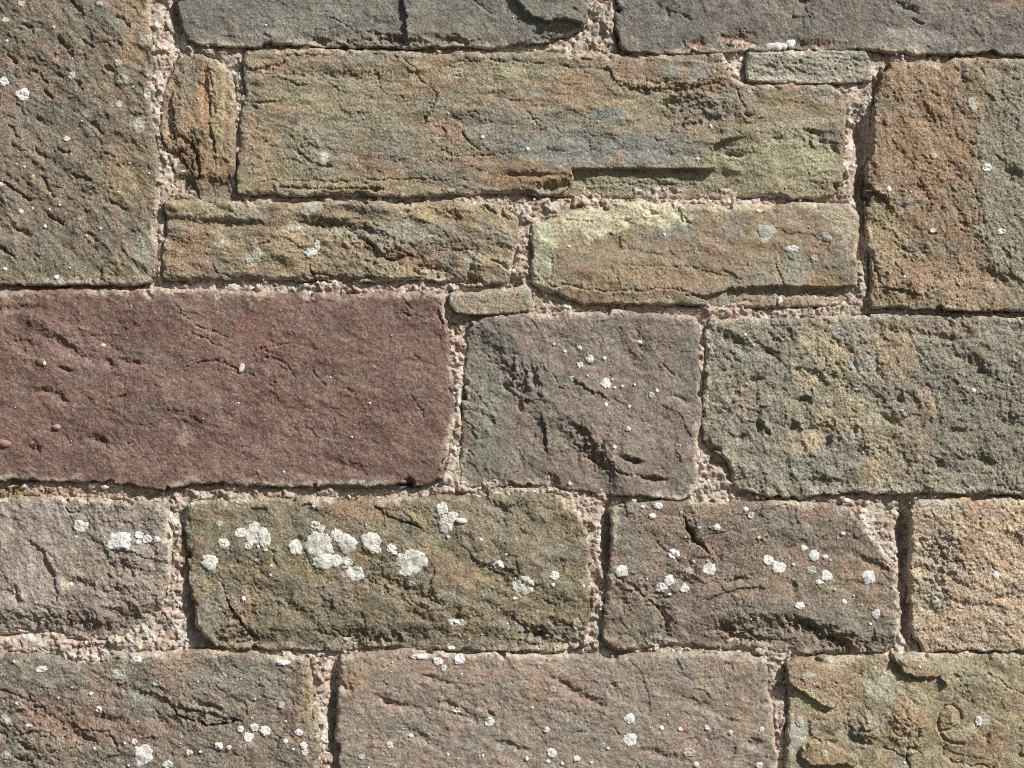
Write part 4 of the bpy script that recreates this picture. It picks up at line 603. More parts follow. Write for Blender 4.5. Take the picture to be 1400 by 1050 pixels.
def build_stone(s, sid):
    P = np.array(s['poly'])
    if s['detailed']:
        xs = axis(P[:, 0].min() - 7, P[:, 0].max() + 7, -12, 1412); ys = axis(P[:, 1].min() - 7, P[:, 1].max() + 7, -12, 1062)
    else:
        xs = np.arange(P[:, 0].min() - 21, P[:, 0].max() + 21, 7.0); ys = np.arange(P[:, 1].min() - 21, P[:, 1].max() + 21, 7.0)
    X, Y = np.meshgrid(xs, ys)
    cell = np.maximum(np.gradient(xs)[None, :], np.gradient(ys)[:, None])
    d, R = stone_d(s, X, Y, sid)
    gy, gx = np.gradient(d, ys, xs); gl = np.hypot(gx, gy) + 1e-6; gx, gy = gx / gl, gy / gl
    r1 = (d <= 0) & (d > -1.25 * cell); r2 = (d <= -1.25 * cell) & (d > -2.9 * cell)
    mv = np.where(r1, -d, np.where(r2, -d - 0.5, 0))
    X2, Y2 = X + gx * mv, Y + gy * mv
    keep = d > -2.9 * cell
    idx = np.full(X.shape, -1, np.int64); idx[keep] = np.arange(keep.sum())
    xk, yk, dk, Rk = X2[keep], Y2[keep], d[keep], R[keep]
    h = stone_h(s, xk, yk, np.maximum(dk, 0), Rk, sid)
    back = r2[keep]
    h = np.where(back, -58.0, h)
    col = stone_pigment(s, xk, yk, sid, dk)
    a, b, c, e = idx[:-1, :-1], idx[:-1, 1:], idx[1:, 1:], idx[1:, :-1]
    ok = (a >= 0) & (b >= 0) & (c >= 0) & (e >= 0)
    F = np.stack([a[ok], e[ok], c[ok], b[ok]], 1)
    nb = back[F].sum(1)
    F, nb = F[nb < 4], nb[nb < 4]
    used = np.zeros(len(xk), bool); used[F.ravel()] = True
    re = np.cumsum(used) - 1; F = re[F]
    cx, cy = P.mean(0)
    org = to_world(np.array([cx]), np.array([cy]), np.array([0.0]))[0]
    V = to_world(xk, yk, h)[used] - org
    me = mesh_from('stone', V, F, nb == 0, {'pigment': col[used]})
    o = link('stone', me, s['mat'], wall, Vector(org + WOFF))
    if s['label']: o['label'] = s['label']
    s['obj'], s['org'] = o, org
TONE = [.78, .82, .84, .76, .80, .94, .82, .80, .84, .86, .86, .88, .93, .95, .86, .90, .84, .90, .88, .78]      # how dark each kind of stone is
for i, (a_, st_, am_) in {13: (65, 1.5, 1.0), 14: (15, 1.1, 1.0), 15: (8, 1.5, 1.0), 18: (4, 1.5, .8), 11: (55, 1.4, .8), 10: (12, 1.3, .8), 0: (42, 1.7, .9), 17: (25, 1.5, .9), 9: (8, 1.6, .8), 1: (0, 1.2, .8), 2: (5, 1.4, .8), 6: (70, 1.2, .9)}.items():
    S[i]['relief'] = [(r_[0], r_[1], r_[2] * (am_ if r_[0] < 100 else 1), a_, st_) for r_ in S[i]['relief']]
FINE = [.9, .65, .65, .9, .75, .9, 1.1, .9, .75, .8, .6, .75, 1.15, .85, 1.0, .9, 1.2, .95, .7, .8]
FAC = [.55, .42, .4, .7, .45, .6, .62, .5, .38, .4, .3, .42, .75, .48, .6, .5, .6, .55, .38, .45]               # how broken the face of each is
for i, v in enumerate(TONE): S[i]['k'] = v * 1.12; S[i]['fac'] = FAC[i] * .85; S[i]['fine'] = FINE[i]
for i, s in enumerate(S): build_stone(s, i)
NDET = sum(1 for s in S if s['detailed'])

# ------------------------------------------------------------------ mortar
ML = [  # local mortar level: x, y, rx, ry, level change
 (1180, 180, 14, 26, -12), (1180, 260, 11, 60, -10), (1165, 145, 26, 24, 7), (1176, 165, 8, 8, 5), (832, 730, 9, 46, -12), (1237, 730, 10, 50, -13), (1240, 830, 8, 60, -8), (458, 970, 9, 60, -10), (268, 845, 14, 40, -9), (290, 878, 20, 10, -6), (245, 870, 30, 24, 2), (1190, 720, 40, 30, 2), (980, 640, 24, 34, 1),
 (830, 10, 20, 40, 3), (241, 30, 8, 50, -7), (228, 40, 18, 50, 2), (848, 40, 6, 40, -7), (330, 100, 12, 40, 2), (720, 350, 16, 50, 3), (616, 610, 12, 50, 2), (610, 640, 16, 20, 4), (812, 790, 14, 60, 2), (815, 850, 20, 40, 3), (240, 760, 10, 60, 3), (225, 390, 30, 10, 3), (100, 390, 110, 7, -9), (970, 420, 60, 10, 3), (740, 290, 40, 14, 3), (440, 915, 20, 30, 1), (1064, 960, 14, 80, 3), (625, 500, 9, 60, 3), (634, 560, 4, 40, -7), (560, 662, 14, 5, -12), (960, 530, 8, 80, 3), (990, 100, 22, 26, 3), (1008, 60, 26, 14, 9), (1190, 100, 20, 20, 2), (700, 432, 40, 6, -4), (215, 150, 12, 120, 3), (722, 665, 90, 6, 0), (320, 888, 30, 6, -2), (1150, 684, 60, 10, 2), (600, 415, 14, 8, 2), (604, 440, 6, 20, 2), (610, 470, 8, 20, 4), (90, 882, 120, 10, 2), (270, 672, 120, 10, 1), (1300, 425, 120, 6, -4), (1330, 680, 100, 5, -2), (900, 690, 80, 6, 1), (1130, 895, 80, 8, 1)]
def mortar_h(x, y):
    h = -4.2 + 5.0 * sstep(.12, .5, fbm(x, y, 27, 3, 58, .55)) + 3.0 * fbm(x, y, 60, 3, 41) + 2.4 * fbm(x, y, 18, 4, 42, .6) + 1.0 * fbm(x, y, 5, 3, 43, .7)
    for cx, cy, rx, ry, dl in ML:
        h = h + (dl * 1.7 if dl < -6 else dl) * np.exp(-(((x - cx) / rx) ** 2 + ((y - cy) / ry) ** 2) ** 1.2)
    w, w2, c1 = worley(x / 8.5 + .3 * pn(x / 5, y / 5, 3), y / 8.5 + .3 * pn(x / 5, y / 5, 4), 5)
    h += 0.9 * np.clip(1 - w * 1.35, 0, 1) * ((c1 & 255) / 255.0)
    w, w2, c2 = worley(x / 4.2, y / 4.2, 6)
    h += 0.7 * np.clip(1 - w * 1.35, 0, 1) * ((c2 & 255) / 255.0)
    sm = 0.6 + 0.7 * sstep(-.25, .3, fbm(x, y, 45, 3, 311))           # smoother trowelled lengths between crumbly ones
    h += sm * (0.16 * facets(x, y, 13, 301) + 0.24 * facets(x, y, 7, 304) + 0.24 * facets(x, y, 3.6, 307))
    h -= 3.6 * sstep(0.30, 0.55, fbm(x, y, 11, 3, 47, .6))
    return h, c1, c2
GRIT = [(172, 148, 132), (178, 158, 140), (160, 132, 114), (186, 174, 160), (146, 124, 104), (172, 146, 134)]
def mortar_pigment(x, y, c1, c2):
    pal = np.array([pig(c) for c in GRIT])
    c = 0.55 * pal[c1 % len(GRIT)] + 0.45 * pal[(c2 >> 3) % len(GRIT)]
    g = sstep(0.05, .5, fbm(x, y, 60, 3, 77))[:, None]            # weathered greyer lengths
    c = c + (pig((158, 148, 132)) - c) * g * 0.5
    wl = sstep(0.1, .5, fbm(x, y, 24, 4, 83, .65))[:, None]
    c = c + (pig((200, 190, 176)) - c) * wl * 0.7
    b = sstep(0.2, .6, fbm(x, y, 35, 3, 79))[:, None]
    c = c + (pig((150, 122, 98)) - c) * b * 0.55
    for cx, cy, rx, ry, col, st in ((210, 130, 14, 120, (176, 160, 142), .5), (280, 275, 70, 9, (122, 104, 84), .6), (60, 672, 110, 8, (150, 122, 94), .6), (360, 672, 120, 6, (140, 118, 92), .5), (215, 674, 20, 8, (128, 96, 78), .7), (470, 665, 80, 6, (130, 112, 88), .5), (500, 64, 120, 7, (140, 106, 80), .5), (1300, 426, 110, 6, (134, 106, 84), .6), (1090, 682, 50, 6, (128, 108, 90), .5), (15, 672, 30, 9, (118, 92, 60), .6), (350, 888, 60, 5, (150, 130, 100), .5)):
        m = st * np.exp(-(((x - cx) / rx) ** 2 + ((y - cy) / ry) ** 2) ** 1.3)
        c = c + (pig(col) - c) * m[:, None]
    return np.clip(c * 0.95 * np.array([1.0, 1.0, 0.98]), 0.01, 0.85)
def cover(X, Y, lst, margin):
    D = np.full(X.shape, -1e3)
    for i, s in lst:
        P = np.array(s['poly'])
        m = (X > P[:, 0].min() - margin) & (X < P[:, 0].max() + margin) & (Y > P[:, 1].min() - margin) & (Y < P[:, 1].max() + margin)
        if m.any():
            D[m] = np.maximum(D[m], sd_poly(s['poly'], X[m], Y[m]))
    return D
LST = list(enumerate(S))
def build_mortar(name, xs, ys, hole=None, deep=14):
    X, Y = np.meshgrid(xs, ys)
    D = cover(X, Y, LST, 60)
    keep = D < deep
    if hole is not None: keep &= ~((X > hole[0]) & (X < hole[1]) & (Y > hole[2]) & (Y < hole[3]))
    idx = np.full(X.shape, -1, np.int64); idx[keep] = np.arange(keep.sum())
    x, y = X[keep], Y[keep]
    h, c1, c2 = mortar_h(x, y)
    U = cover(X[keep] + 3, Y[keep] - 5, LST, 60)                        # washed out under and beside the stones
    h = h - 4.6 * sstep(-2.5, 3, U) * (0.2 + 0.8 * sstep(-.15, .4, fbm(x, y, 40, 3, 57)))
    h = h - 3.8 * np.exp(-((D[keep] + 2.2) / 1.7) ** 2) * sstep(-.1, .45, fbm(x, y, 30, 3, 55))      # hairline gaps where the mortar has shrunk from a stone
    a, b, c, e = idx[:-1, :-1], idx[:-1, 1:], idx[1:, 1:], idx[1:, :-1]
    ok = (a >= 0) & (b >= 0) & (c >= 0) & (e >= 0)
    F = np.stack([a[ok], e[ok], c[ok], b[ok]], 1)
    return to_world(x, y, h), F, mortar_pigment(x, y, c1, c2)
fx0, fx1, fy0, fy1 = -30, 1430, -30, 1080
xs = np.arange(fx0, fx1 + .1, 1.46); ys = np.arange(fy0, fy1 + .1, 1.48)
V1, F1, C1 = build_mortar('mortar', xs, ys)
xo = np.unique(np.concatenate([np.arange(XL, XR + 1, 9.0)])); yo = np.arange(-770, 2061, 9.0)
V2, F2, C2 = build_mortar('mortar', xo, yo, (fx0 + 2, fx1 - 2, fy0 + 2, fy1 - 2), 24)
V = np.concatenate([V1, V2]); F = np.concatenate([F1, F2 + len(V1)]); C = np.concatenate([C1, C2])
me = mesh_from('mortar', V - np.array([0, 0.2, 0]), F, None, {'pigment': C})
mortar = link('mortar', me, MAT_MORTAR, wall)
def box(x0, x1, y0, y1, z0, z1):
    v = [(x, y, z) for x in (x0, x1) for y in (y0, y1) for z in (z0, z1)]
    f = [(0, 1, 3, 2), (4, 6, 7, 5), (0, 4, 5, 1), (2, 3, 7, 6), (0, 2, 6, 4), (1, 5, 7, 3)]
    return np.array(v), np.array(f)
bv, bf = box((XL - 700) / 1000, (XR - 700) / 1000, 0.045, 0.5, 0.0, CZ + (525 + 765) / 1000)
core = link('wall_core', mesh_from('wall_core', bv - np.array([0, .2, 0]), bf, np.zeros(6)), plain_material('rubble_core', (150, 130, 112), (120, 106, 92), 60), wall)

# grit and small stones pressed into the mortar
def ico(sub):
    p = (1 + 5 ** .5) / 2
    v = [(-1, p, 0), (1, p, 0), (-1, -p, 0), (1, -p, 0), (0, -1, p), (0, 1, p), (0, -1, -p), (0, 1, -p), (p, 0, -1), (p, 0, 1), (-p, 0, -1), (-p, 0, 1)]
    f = [(0, 11, 5), (0, 5, 1), (0, 1, 7), (0, 7, 10), (0, 10, 11), (1, 5, 9), (5, 11, 4), (11, 10, 2), (10, 7, 6), (7, 1, 8), (3, 9, 4), (3, 4, 2), (3, 2, 6), (3, 6, 8), (3, 8, 9), (4, 9, 5), (2, 4, 11), (6, 2, 10), (8, 6, 7), (9, 8, 1)]
    v = [np.array(a) / np.linalg.norm(a) for a in v]
    for _ in range(sub):
        mid = {}; nf = []
        def m(a, b):
            k = (min(a, b), max(a, b))
            if k not in mid: q = v[a] + v[b]; v.append(q / np.linalg.norm(q)); mid[k] = len(v) - 1
            return mid[k]
        for a, b, c in f:
            x, y, z = m(a, b), m(b, c), m(c, a); nf += [(a, x, z), (b, y, x), (c, z, y), (x, y, z)]
        f = nf
    return np.array(v), np.array(f)
I1v, I1f = ico(1)
I2v, I2f = ico(2)
R = np.random.default_rng(5)
def pebble_pts(Iv, rx, ry, rz, rot, seed, lump=0.22):
    n = pn(Iv[:, 0] * 1.1 + seed * 3.7, Iv[:, 1] * 1.1 + Iv[:, 2] * .9 + seed, seed)
    v = Iv * (1 + lump * n)[:, None] * np.array([rx, rz, ry])      # local axes: wall x, wall out, wall y
    ca, sa = math.cos(rot), math.sin(rot)
    return np.stack([v[:, 0] * ca - v[:, 2] * sa, v[:, 1], v[:, 0] * sa + v[:, 2] * ca], -1)
cx, cy = R.uniform(-10, 1410, 60000), R.uniform(-10, 1060, 60000)
D = cover(cx, cy, LST[:NDET], 30)
k = (D < 1.5) & (D > -60)
cx, cy = cx[k][:1500], cy[k][:1500]
hh, _, _ = mortar_h(cx, cy)
VV, FF, CC = [], [], []
gp = np.array([pig(c) for c in GRIT + [(206, 198, 186), (120, 104, 90), (160, 122, 98), (104, 96, 88), (184, 160, 144)]])
for j in range(len(cx)):
    r = 0.9 + 1.7 * R.random() ** 2.4 + (2.0 if R.random() < .04 else 0)
    v = pebble_pts(I1v, r * R.uniform(.8, 1.5), r * R.uniform(.7, 1.1), r * R.uniform(.6, 1.0), R.uniform(0, 3.14), j, .35)
    w = to_world(cx[j] + v[:, 0], cy[j] + v[:, 2], hh[j] + r * R.uniform(-.6, .1) + v[:, 1])
    FF.append(I1f + len(VV) * len(I1v)); VV.append(w)
    CC.append(np.tile(gp[R.integers(len(gp))] * R.uniform(.85, 1.12), (len(w), 1)))
me = mesh_from('mortar_grit', np.concatenate(VV) - np.array([0, .2, 0]), np.concatenate(FF), None, {'pigment': np.concatenate(CC)})
grit = link('mortar_grit', me, MAT_GRIT, wall); grit['kind'] = 'stuff'

def surf_h(x, y):                              # height of the wall face at a point, and the stone there
    xa, ya = np.array([float(x)]), np.array([float(y)])
    for i, s in LST[:NDET]:
        d, Rr = stone_d(s, xa, ya, i)
        if d[0] > 0: return stone_h(s, xa, ya, d, Rr, i)[0], s
    return mortar_h(xa, ya)[0][0], None
def pebble(x, y, rx, ry, rz, rot, a, b, seed, label=None, lift=0.2, name='pebble', lump=.2, rough=.7):
    h, s = surf_h(x, y)
    v = pebble_pts(I2v, rx, ry, rz, math.radians(rot), seed, lump)
    org = to_world(np.array([x]), np.array([y]), np.array([h + rz * lift]))[0]
    V = np.stack([v[:, 0], -v[:, 1], -v[:, 2]], -1) / 1000
    me = mesh_from(name, V, I2f[:, ::-1])
    par, off = (s['obj'], s['org']) if s else (wall, -WOFF)
    o = link(name, me, plain_material(name + '_surface', a, b, 260, .0005, rough), par, Vector(org - off))
    if label: o['label'] = label
    return o
pebble(1061, 64, 13, 6, 2.4, 2, (206, 206, 204), (168, 162, 152), 1, 'white pebble set in the joint under the top right block', .0, 'pebble', .75)
pebble(1079, 61, 8, 4.5, 2.2, -20, (204, 204, 202), (162, 158, 150), 2, None, .0, 'pebble', .75)
pebble(1267, 424, 9, 5.5, 5, 4, (84, 78, 70), (108, 100, 90), 3, 'dark pebble in the joint under the rusty block', .5)
pebble(318, 889, 5, 5, 5, 0, (196, 152, 104), (178, 136, 92), 4, 'round orange pebble under the lichen covered block', .6)
pebble(8, 606, 9, 5.5, 4, 8, (150, 108, 92), (132, 90, 78), 5, 'pinkish pebble embedded in the maroon block', .2)
pebble(79, 584, 6, 4, 3.4, 0, (152, 122, 106), (140, 108, 92), 6, None, .3)
pebble(58, 495, 7, 6, 4, 20, (122, 90, 58), (104, 74, 46), 7, 'brown pebble with a white highlight modelled at its edge, embedded in the maroon block', .25)
pebble(63, 497, 2.4, 3, 2, 0, (192, 182, 170), (170, 160, 150), 8, None, .8)  # pale bead added as the white highlight on the brown pebble
pebble(331, 503, 4, 7, 1.8, 12, (150, 156, 160), (170, 172, 170), 9, 'blue grey shard embedded in the maroon block', .3, 'shard', .35, .5)
pebble(142, 472, 3.5, 2.5, 1.2, 0, (200, 196, 190), (180, 176, 170), 10)
pebble(631, 711, 8, 4, 2.6, 8, (196, 188, 160), (210, 204, 186), 11, 'small cream coloured lump beside lichen', .35, 'pebble', .1)
pebble(1024, 154, 6, 6, 6, 0, (116, 106, 92), (98, 90, 80), 12, None, .4)
pebble(519, 272, 3.5, 7, 3.5, 8, (186, 172, 138), (170, 158, 128), 13, 'elongated cream chip in the joint', .6)
pebble(70, 670, 6, 4, 4, 0, (120, 86, 66), (104, 76, 60), 17, None, .4)
pebble(612, 655, 7, 6, 5, 0, (160, 150, 136), (182, 172, 158), 19, None, .1, 'pebble', .5)

# slate sliver in the joint under the maroon block
L = [(393, 662.5), (430, 660.8), (480, 661.5), (520, 662.2), (557, 665.2), (550, 667.6), (500, 667.2), (450, 666.4), (410, 665.2)]
n = len(L)
V = np.concatenate([to_world(np.array([p[0] for p in L]), np.array([p[1] for p in L]), np.full(n, 1.5)), to_world(np.array([p[0] for p in L]), np.array([p[1] for p in L]), np.full(n, -20.0))])
T = [(i, i + n, (i + 1) % n + n) for i in range(n)] + [(i, (i + 1) % n + n, (i + 1) % n) for i in range(n)] + [(0, i, i + 1) for i in range(1, n - 1)]
sl = link('slate_sliver', mesh_from('slate_sliver', V - np.array([0, .2, 0]), T, np.zeros(len(T))), plain_material('slate', (120, 116, 110), (92, 86, 80), 90, .0005, .7), wall)
sl['label'] = 'thin grey slate sliver in the joint under the maroon block'

# ------------------------------------------------------------------ lichen and moss growing on the stones
LICH = [  # x, y, rx, ry, kind (w white, p pale, g grey green)
 (32, 130, 10, 9, 'w'), (6, 112, 7, 7, 'w'), (162, 87, 6, 5, 'g'), (168, 109, 8, 7, 'g'), (163, 143, 5, 5, 'g'), (99, 104, 5, 6, 'g'), (190, 171, 8, 9, 'g'), (92, 190, 5, 3.5, 'w'), (35, 229, 3, 2.5, 'w'), (8, 28, 5, 4, 'g'), (10, 56, 2, 2, 'w'), (78, 379, 4, 3.5, 'w'), (8, 368, 3, 3, 'w'), (62, 310, 3, 3, 'w'), (2, 253, 4, 4, 'w'), (30, 6, 5, 4, 'g'), (202, 104, 3, 3, 'g'), (201, 128, 5, 8, 'g'), (75, 38, 2, 2, 'w'), (30, 290, 4, 4, 'g'), (45, 285, 3, 3, 'g'), (137, 6, 5, 4, 'g'),
 (112, 719, 11, 9, 'w'), (166, 738, 18, 12, 'w'), (191, 731, 6, 5, 'w'), (202, 737, 7, 6, 'w'), (216, 737, 5, 4, 'w'), (105, 734, 2.5, 2.5, 'g'), (190, 741, 4, 4, 'w'), (153, 745, 6, 5, 'w'),
 (288, 767, 12, 11, 'p'), (307, 743, 8, 8, 'p'), (301, 715, 5, 4, 'g'), (330, 728, 10, 7, 'p'), (352, 728, 17, 15, 'p'), (364, 738, 9, 12, 'p'), (341, 745, 6, 6, 'p'), (365, 751, 4, 3, 'p'), (429, 692, 3, 3, 'w'), (432, 717, 7, 6, 'p'), (440, 722, 6, 5, 'p'), (405, 748, 10, 11, 'p'), (437, 744, 21, 19, 'p'), (461, 731, 9, 10, 'p'), (475, 743, 15, 14, 'p'), (445, 766, 18, 11, 'p'), (461, 766, 9, 9, 'p'), (475, 768, 8, 8, 'p'), (486, 783, 13, 11, 'p'), (507, 738, 14, 13, 'p'), (513, 750, 9, 8, 'p'), (535, 749, 7, 6, 'p'), (540, 755, 4, 3.5, 'p'), (564, 767, 22, 18, 'p'), (556, 782, 10, 6, 'p'), (579, 757, 3, 3, 'p'), (605, 695, 9, 9, 'p'), (609, 715, 11, 13, 'p'), (619, 706, 8, 8, 'p'), (681, 773, 8, 8, 'p'), (716, 799, 16, 15, 'p'), (704, 817, 4, 3, 'p'), (757, 786, 7, 6, 'p'), (756, 799, 4, 3.5, 'p'), (334, 818, 4, 4, 'g'), (371, 785, 3, 3, 'g'), (372, 772, 2.5, 3, 'g'), (352, 765, 2.5, 2.5, 'g'), (788, 854, 7, 9, 'g'), (627, 848, 6, 4, 'p'), (617, 885, 6, 3, 'w'), (658, 737, 3, 3, 'g'), (692, 757, 2.5, 2.5, 'g'), (613, 733, 3, 2.5, 'p'), (561, 797, 7, 4, 'g'),
 (899, 691, 7, 5, 'w'), (891, 705, 5, 4, 'w'), (878, 692, 3, 3, 'w'), (1018, 696, 4, 4, 'w'), (1025, 704, 4.5, 5, 'w'), (979, 720, 5, 5, 'w'), (955, 720, 3, 2.5, 'g'), (920, 757, 8, 7, 'w'), (849, 780, 9, 8, 'p'), (969, 777, 10, 9, 'p'), (942, 781, 6, 6, 'g'), (947, 767, 3, 3, 'w'), (914, 793, 7, 8, 'w'), (903, 802, 9, 7, 'p'), (935, 804, 6, 6, 'p'), (915, 812, 3, 2.5, 'w'), (1049, 765, 8, 7, 'w'), (1063, 775, 10, 9, 'w'), (1098, 749, 5, 4.5, 'p'), (1112, 759, 8, 8, 'w'), (1128, 761, 4, 3.5, 'w'), (1134, 765, 2, 2, 'w'), (1109, 779, 7, 6, 'g'), (1129, 787, 8, 8, 'w'), (1118, 795, 5, 4, 'w'), (1186, 789, 10, 11, 'w'), (1092, 827, 7, 5, 'w'), (1153, 822, 4, 4, 'g'), (1196, 839, 6, 7, 'w'), (1188, 852, 2.5, 2, 'w'), (1035, 845, 3, 3, 'w'), (1036, 734, 2.5, 2, 'w'), (1151, 729, 4, 3, 'w'), (1140, 805, 2.5, 2.5, 'w'), (929, 758, 0.1, 0.1, 'w'), (930, 700, 2, 2, 'g'), (936, 734, 2, 2, 'w'), (966, 766, 2.5, 2, 'w'),
 (806, 491, 6, 6, 'w'), (793, 499, 4.5, 4.5, 'p'), (826, 490, 3.5, 3, 'w'), (757, 471, 2.2, 2, 'w'), (874, 468, 4, 3, 'w'), (792, 476, 4, 4, 'g'), (828, 524, 8, 7, 'p'), (782, 517, 4, 4, 'g'), (850, 528, 3, 2.5, 'w'), (840, 530, 2.2, 2, 'w'), (828, 553, 3, 3, 'w'), (860, 556, 3, 3, 'g'), (858, 586, 4, 4, 'w'), (890, 540, 4, 5, 'g'), (803, 514, 2, 2, 'w'), (837, 519, 2, 2, 'w'), (867, 526, 2, 2, 'w'), (840, 611, 3.5, 3.5, 'g'), (898, 534, 3, 3, 'g'),
 (1330, 534, 4, 4, 'w'), (1082, 341, 10, 5, 'w'), (1112, 354, 5, 5, 'g'), (1038, 289, 6, 2.5, 'w'), (1046, 317, 13, 8, 'g'), (1130, 327, 6, 4, 'g'), (426, 346, 9, 7, 'p'), (434, 336, 4, 8, 'p'), (351, 348, 7, 9, 'g'), (342, 357, 6, 5, 'g'), (1347, 230, 7, 6, 'p'), (1275, 214, 5, 4, 'g'), (1213, 260, 4, 4, 'p'), (1367, 317, 6, 5, 'p'), (1273, 316, 5, 3, 'p'), (1328, 143, 8, 8, 'g'), (1360, 785, 5, 6, 'w'), (1333, 793, 2, 2.5, 'w'), (625, 355, 1, 1, 'w'), (956, 105, 1, 1, 'w'), (953, 218, 3, 3, 'w'), (703, 174, 2, 2, 'w'), (721, 205, 3, 3, 'w'), (660, 188, 3, 3, 'p'),
 (137, 969, 5, 5, 'w'), (197, 1031, 14, 15, 'w'), (185, 1013, 4, 4.5, 'w'), (177, 1046, 2.5, 2, 'w'), (230, 1044, 7, 6, 'p'), (329, 996, 5, 5, 'w'), (348, 994, 6, 6, 'w'), (340, 1007, 7, 7, 'w'), (362, 999, 8, 7, 'w'), (300, 1019, 6, 6, 'w'), (314, 1021, 4, 4, 'w'), (391, 1012, 4, 4, 'p'), (216, 933, 6, 4.5, 'g'), (58, 914, 9, 5, 'p'), (125, 947, 4, 3, 'w'), (165, 921, 10, 8, 'g'), (40, 991, 4, 3, 'w'), (260, 1028, 5, 4, 'p'), (275, 1027, 3, 2, 'w'), (172, 1015, 2, 2, 'w'), (409, 1000, 6, 5, 'w'), (416, 1018, 5, 6, 'w'), (418, 1027, 5, 5, 'w'), (402, 1023, 2.5, 2, 'w'), (188, 900, 8, 4, 'p'), (8, 983, 8, 7, 'g'), (8, 1032, 6, 6, 'g'), (385, 963, 5, 5, 'g'), (130, 1023, 4, 4, 'p'), (388, 905, 9, 4, 'w'), (24, 961, 3, 3, 'w'), (228, 940, 1, 1, 'g'),
 (599, 903, 7, 6, 'w'), (628, 901, 8, 7, 'w'), (607, 913, 4, 5, 'p'), (669, 986, 7, 7, 'p'), (533, 1017, 5, 5, 'p'), (495, 1033, 5, 4, 'g'), (625, 971, 5, 4, 'p'), (613, 1030, 2.5, 2.5, 'w'), (660, 1032, 2, 2, 'w'), (720, 1036, 3, 4, 'w'), (756, 941, 6, 5, 'g'), (747, 997, 5, 4, 'p'), (754, 1029, 7, 7, 'w'), (749, 1040, 4, 3, 'w'), (768, 1043, 3, 3, 'w'), (788, 1036, 5, 4, 'w'), (860, 981, 8, 8, 'w'), (861, 1010, 10, 10, 'w'), (831, 1022, 3, 2.5, 'w'), (941, 1027, 9, 7, 'g'), (966, 994, 4, 4, 'w'), (929, 996, 4, 3.5, 'p'), (904, 994, 4, 4, 'g'), (951, 1044, 4, 4, 'w'), (1037, 1045, 5, 5, 'w'), (998, 1001, 4, 4, 'g'), (1040, 996, 4, 4, 'g'), (530, 875, 0.1, 0.1, 'w'), (562, 1005, 4, 3, 'g'), (573, 897, 12, 4, 'w'), (808, 1041, 3, 2, 'w'),
 (1336, 985, 5, 7, 'w'), (1085, 1005, 10, 16, 'g'), (1202, 940, 10, 9, 'g'), (1092, 985, 6, 8, 'g'), (1104, 921, 10, 4, 'g'), (1126, 1028, 5, 5, 'g'),
]
LM = {'w': MAT_LICHEN_W, 'p': MAT_LICHEN, 'g': MAT_LICHEN_G}
MATS_BY = {}
def disc(x, y, rx, ry, seed, nseg, nring, s, sid, lift, edge_amp, bump_amp):
    th = np.linspace(0, 2 * np.pi, nseg, endpoint=False)
    lob = 1 + edge_amp * (pn(np.cos(th) * 1.3 + seed * 1.7, np.sin(th) * 1.3 + seed * .9, seed) + .7 * pn(np.cos(th) * 3.2 + seed, np.sin(th) * 3.2 - seed, seed + 3) + .5 * pn(np.cos(th) * 6 + seed, np.sin(th) * 6 - seed, seed + 4))
    rr = np.linspace(0, 1, nring + 1)[1:]
    px = np.concatenate([[x], (x + rr[:, None] * rx * (lob * np.cos(th))[None]).ravel()])
    py = np.concatenate([[y], (y + rr[:, None] * ry * (lob * np.sin(th))[None]).ravel()])
    q = np.concatenate([[0], np.repeat(rr, nseg)])
    d, Rr = stone_d(s, px, py, sid)
    h = .45 * stone_h(s, px, py, np.maximum(d, 0), Rr, sid, False) + .55 * stone_h(s, px, py, np.maximum(d, 0), Rr, sid)
    h = h + (.25 if max(rx, ry) > 9 else .6) + lift * np.sqrt(np.maximum(1 - q ** 3, 0)) + bump_amp * pn(px / 3.1, py / 3.1, seed + 5) * (1 - q ** 4) - 1.3 * (q > .99)
    F = [(0, 1 + (i + 1) % nseg, 1 + i, 1 + i) for i in range(nseg)]
    T = [(0, 1 + (i + 1) % nseg, 1 + i) for i in range(nseg)]
    for r in range(nring - 1):
        for i in range(nseg):
            a, b = 1 + r * nseg + i, 1 + r * nseg + (i + 1) % nseg
            T += [(a, b, b + nseg), (a, b + nseg, a + nseg)]
    return px, py, h, np.array(T)
def host(x, y):
    for i, s in LST[:NDET]:
        d = sd_poly(s['poly'], np.array([float(x)]), np.array([float(y)]))
        if d[0] > -3: return i, s
    return None, None
specks = {}
for j, (x, y, rx, ry, kd) in enumerate(LICH):
    if rx < 1.5: continue
    i, s = host(x, y)
    if s is None: continue
    big = max(rx, ry) >= 4.5
    px, py, h, T = disc(x, y, rx, ry, 300 + j, 40 if big else 14, 8 if big else 3, s, i, {'w': .9, 'p': .85, 'g': .35}[kd], .24, .45)
    V = to_world(px, py, h) - s['org']
    if big:
        o = link('lichen', mesh_from('lichen', V, T), LM[kd], s['obj'])
    else:
        specks.setdefault(i, []).append((V, T))
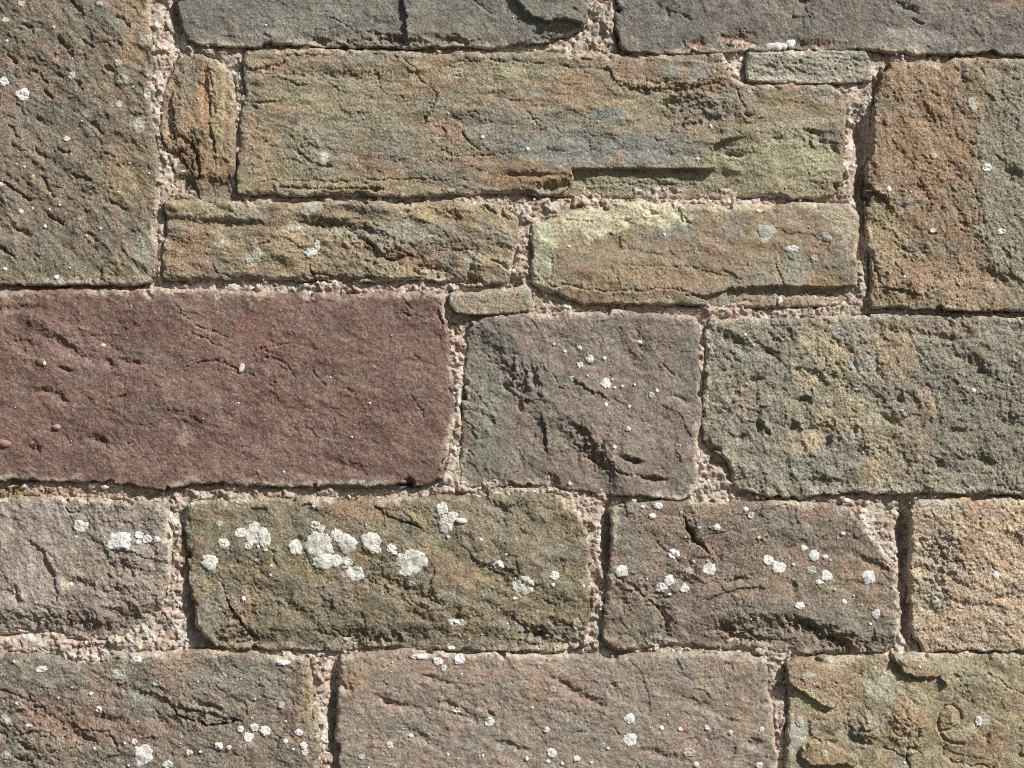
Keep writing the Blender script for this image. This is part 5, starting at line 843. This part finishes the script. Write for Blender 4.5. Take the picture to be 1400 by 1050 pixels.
for i, s in LST[:NDET]:                        # tiny pale specks scattered over each block
    P = np.array(s['poly']); r = np.random.default_rng(70 + i)
    area = (min(P[:, 0].max(), 1400) - max(P[:, 0].min(), 0)) * (min(P[:, 1].max(), 1050) - max(P[:, 1].min(), 0))
    dens = {0: 1.5, 11: .25, 12: .8, 14: .6, 15: 1.2, 16: 1.4, 17: 1.6, 18: 1.4, 19: 1.0}.get(i, .5)
    for q in range(int(area / 4200 * dens)):
        x, y = r.uniform(max(P[:, 0].min(), 0), min(P[:, 0].max(), 1400)), r.uniform(max(P[:, 1].min(), 0), min(P[:, 1].max(), 1050))
        if sd_poly(s['poly'], np.array([x]), np.array([y]))[0] < 8: continue
        a = r.uniform(.9, 2.0) if r.random() < .85 else r.uniform(2, 3.2)
        px, py, h, T = disc(x, y, a, a * r.uniform(.7, 1.2), 2000 + q + i * 97, 8, 2, s, i, .9, .25, .2)
        specks.setdefault(i, []).append((to_world(px, py, h) - s['org'], T))
for i, lst in specks.items():
    o_ = 0; Vs, Ts = [], []
    for V, T in lst: Vs.append(V); Ts.append(T + o_); o_ += len(V)
    o = link('lichen_specks', mesh_from('lichen_specks', np.concatenate(Vs), np.concatenate(Ts)), MAT_LICHEN_W, S[i]['obj']); o['kind'] = 'stuff'

MOSS = [(27, 665, 8, 6, 2.2, 'moss'), (24, 676, 9, 5, 1.4, 'moss'), (258, 762, 5, 17, 1.6, 'moss'), (252, 735, 3.5, 12, 1.2, 'moss'), (331, 886, 12, 5, 2.0, 'moss'), (300, 886, 8, 3, 1.2, 'moss'), (430, 972, 2.8, 9, 1.0, 'moss'), (623, 447, 5, 6, 1.4, 'moss')]
for j, (x, y, rx, ry, lf, nm) in enumerate(MOSS):
    th = np.linspace(0, 2 * np.pi, 26, endpoint=False); rr = np.linspace(0, 1, 8)[1:]
    lob = 1 + .3 * pn(np.cos(th) * 1.6 + j * 3, np.sin(th) * 1.6, 800 + j) + .2 * pn(np.cos(th) * 4 + j, np.sin(th) * 4, 830 + j)
    px = np.concatenate([[x], (x + rr[:, None] * rx * (lob * np.cos(th))[None]).ravel()]); py = np.concatenate([[y], (y + rr[:, None] * ry * (lob * np.sin(th))[None]).ravel()])
    q = np.concatenate([[0], np.repeat(rr, 26)])
    h, par, off = mortar_h(px, py)[0], wall, -WOFF
    for i, st in LST[:NDET]:
        d, Rr = stone_d(st, px, py, i)
        if (d > 0).any(): h = np.where(d > 0, np.maximum(h, stone_h(st, px, py, np.maximum(d, 0), Rr, i)), h)
        if d[0] > 0: par, off = st['obj'], st['org']
    h = h + lf * np.sqrt(np.maximum(1 - q ** 3, 0)) * (1 + .5 * pn(px / 2.2, py / 2.2, 860 + j)) - .4 * (q > .99)
    T = [(0, 1 + (i + 1) % 26, 1 + i) for i in range(26)]
    for r in range(6):
        for i in range(26):
            a, b = 1 + r * 26 + i, 1 + r * 26 + (i + 1) % 26
            T += [(a, b, b + 26), (a, b + 26, a + 26)]
    link('moss', mesh_from('moss', to_world(px, py, h) - off, np.array(T)), MAT_MOSS, par)
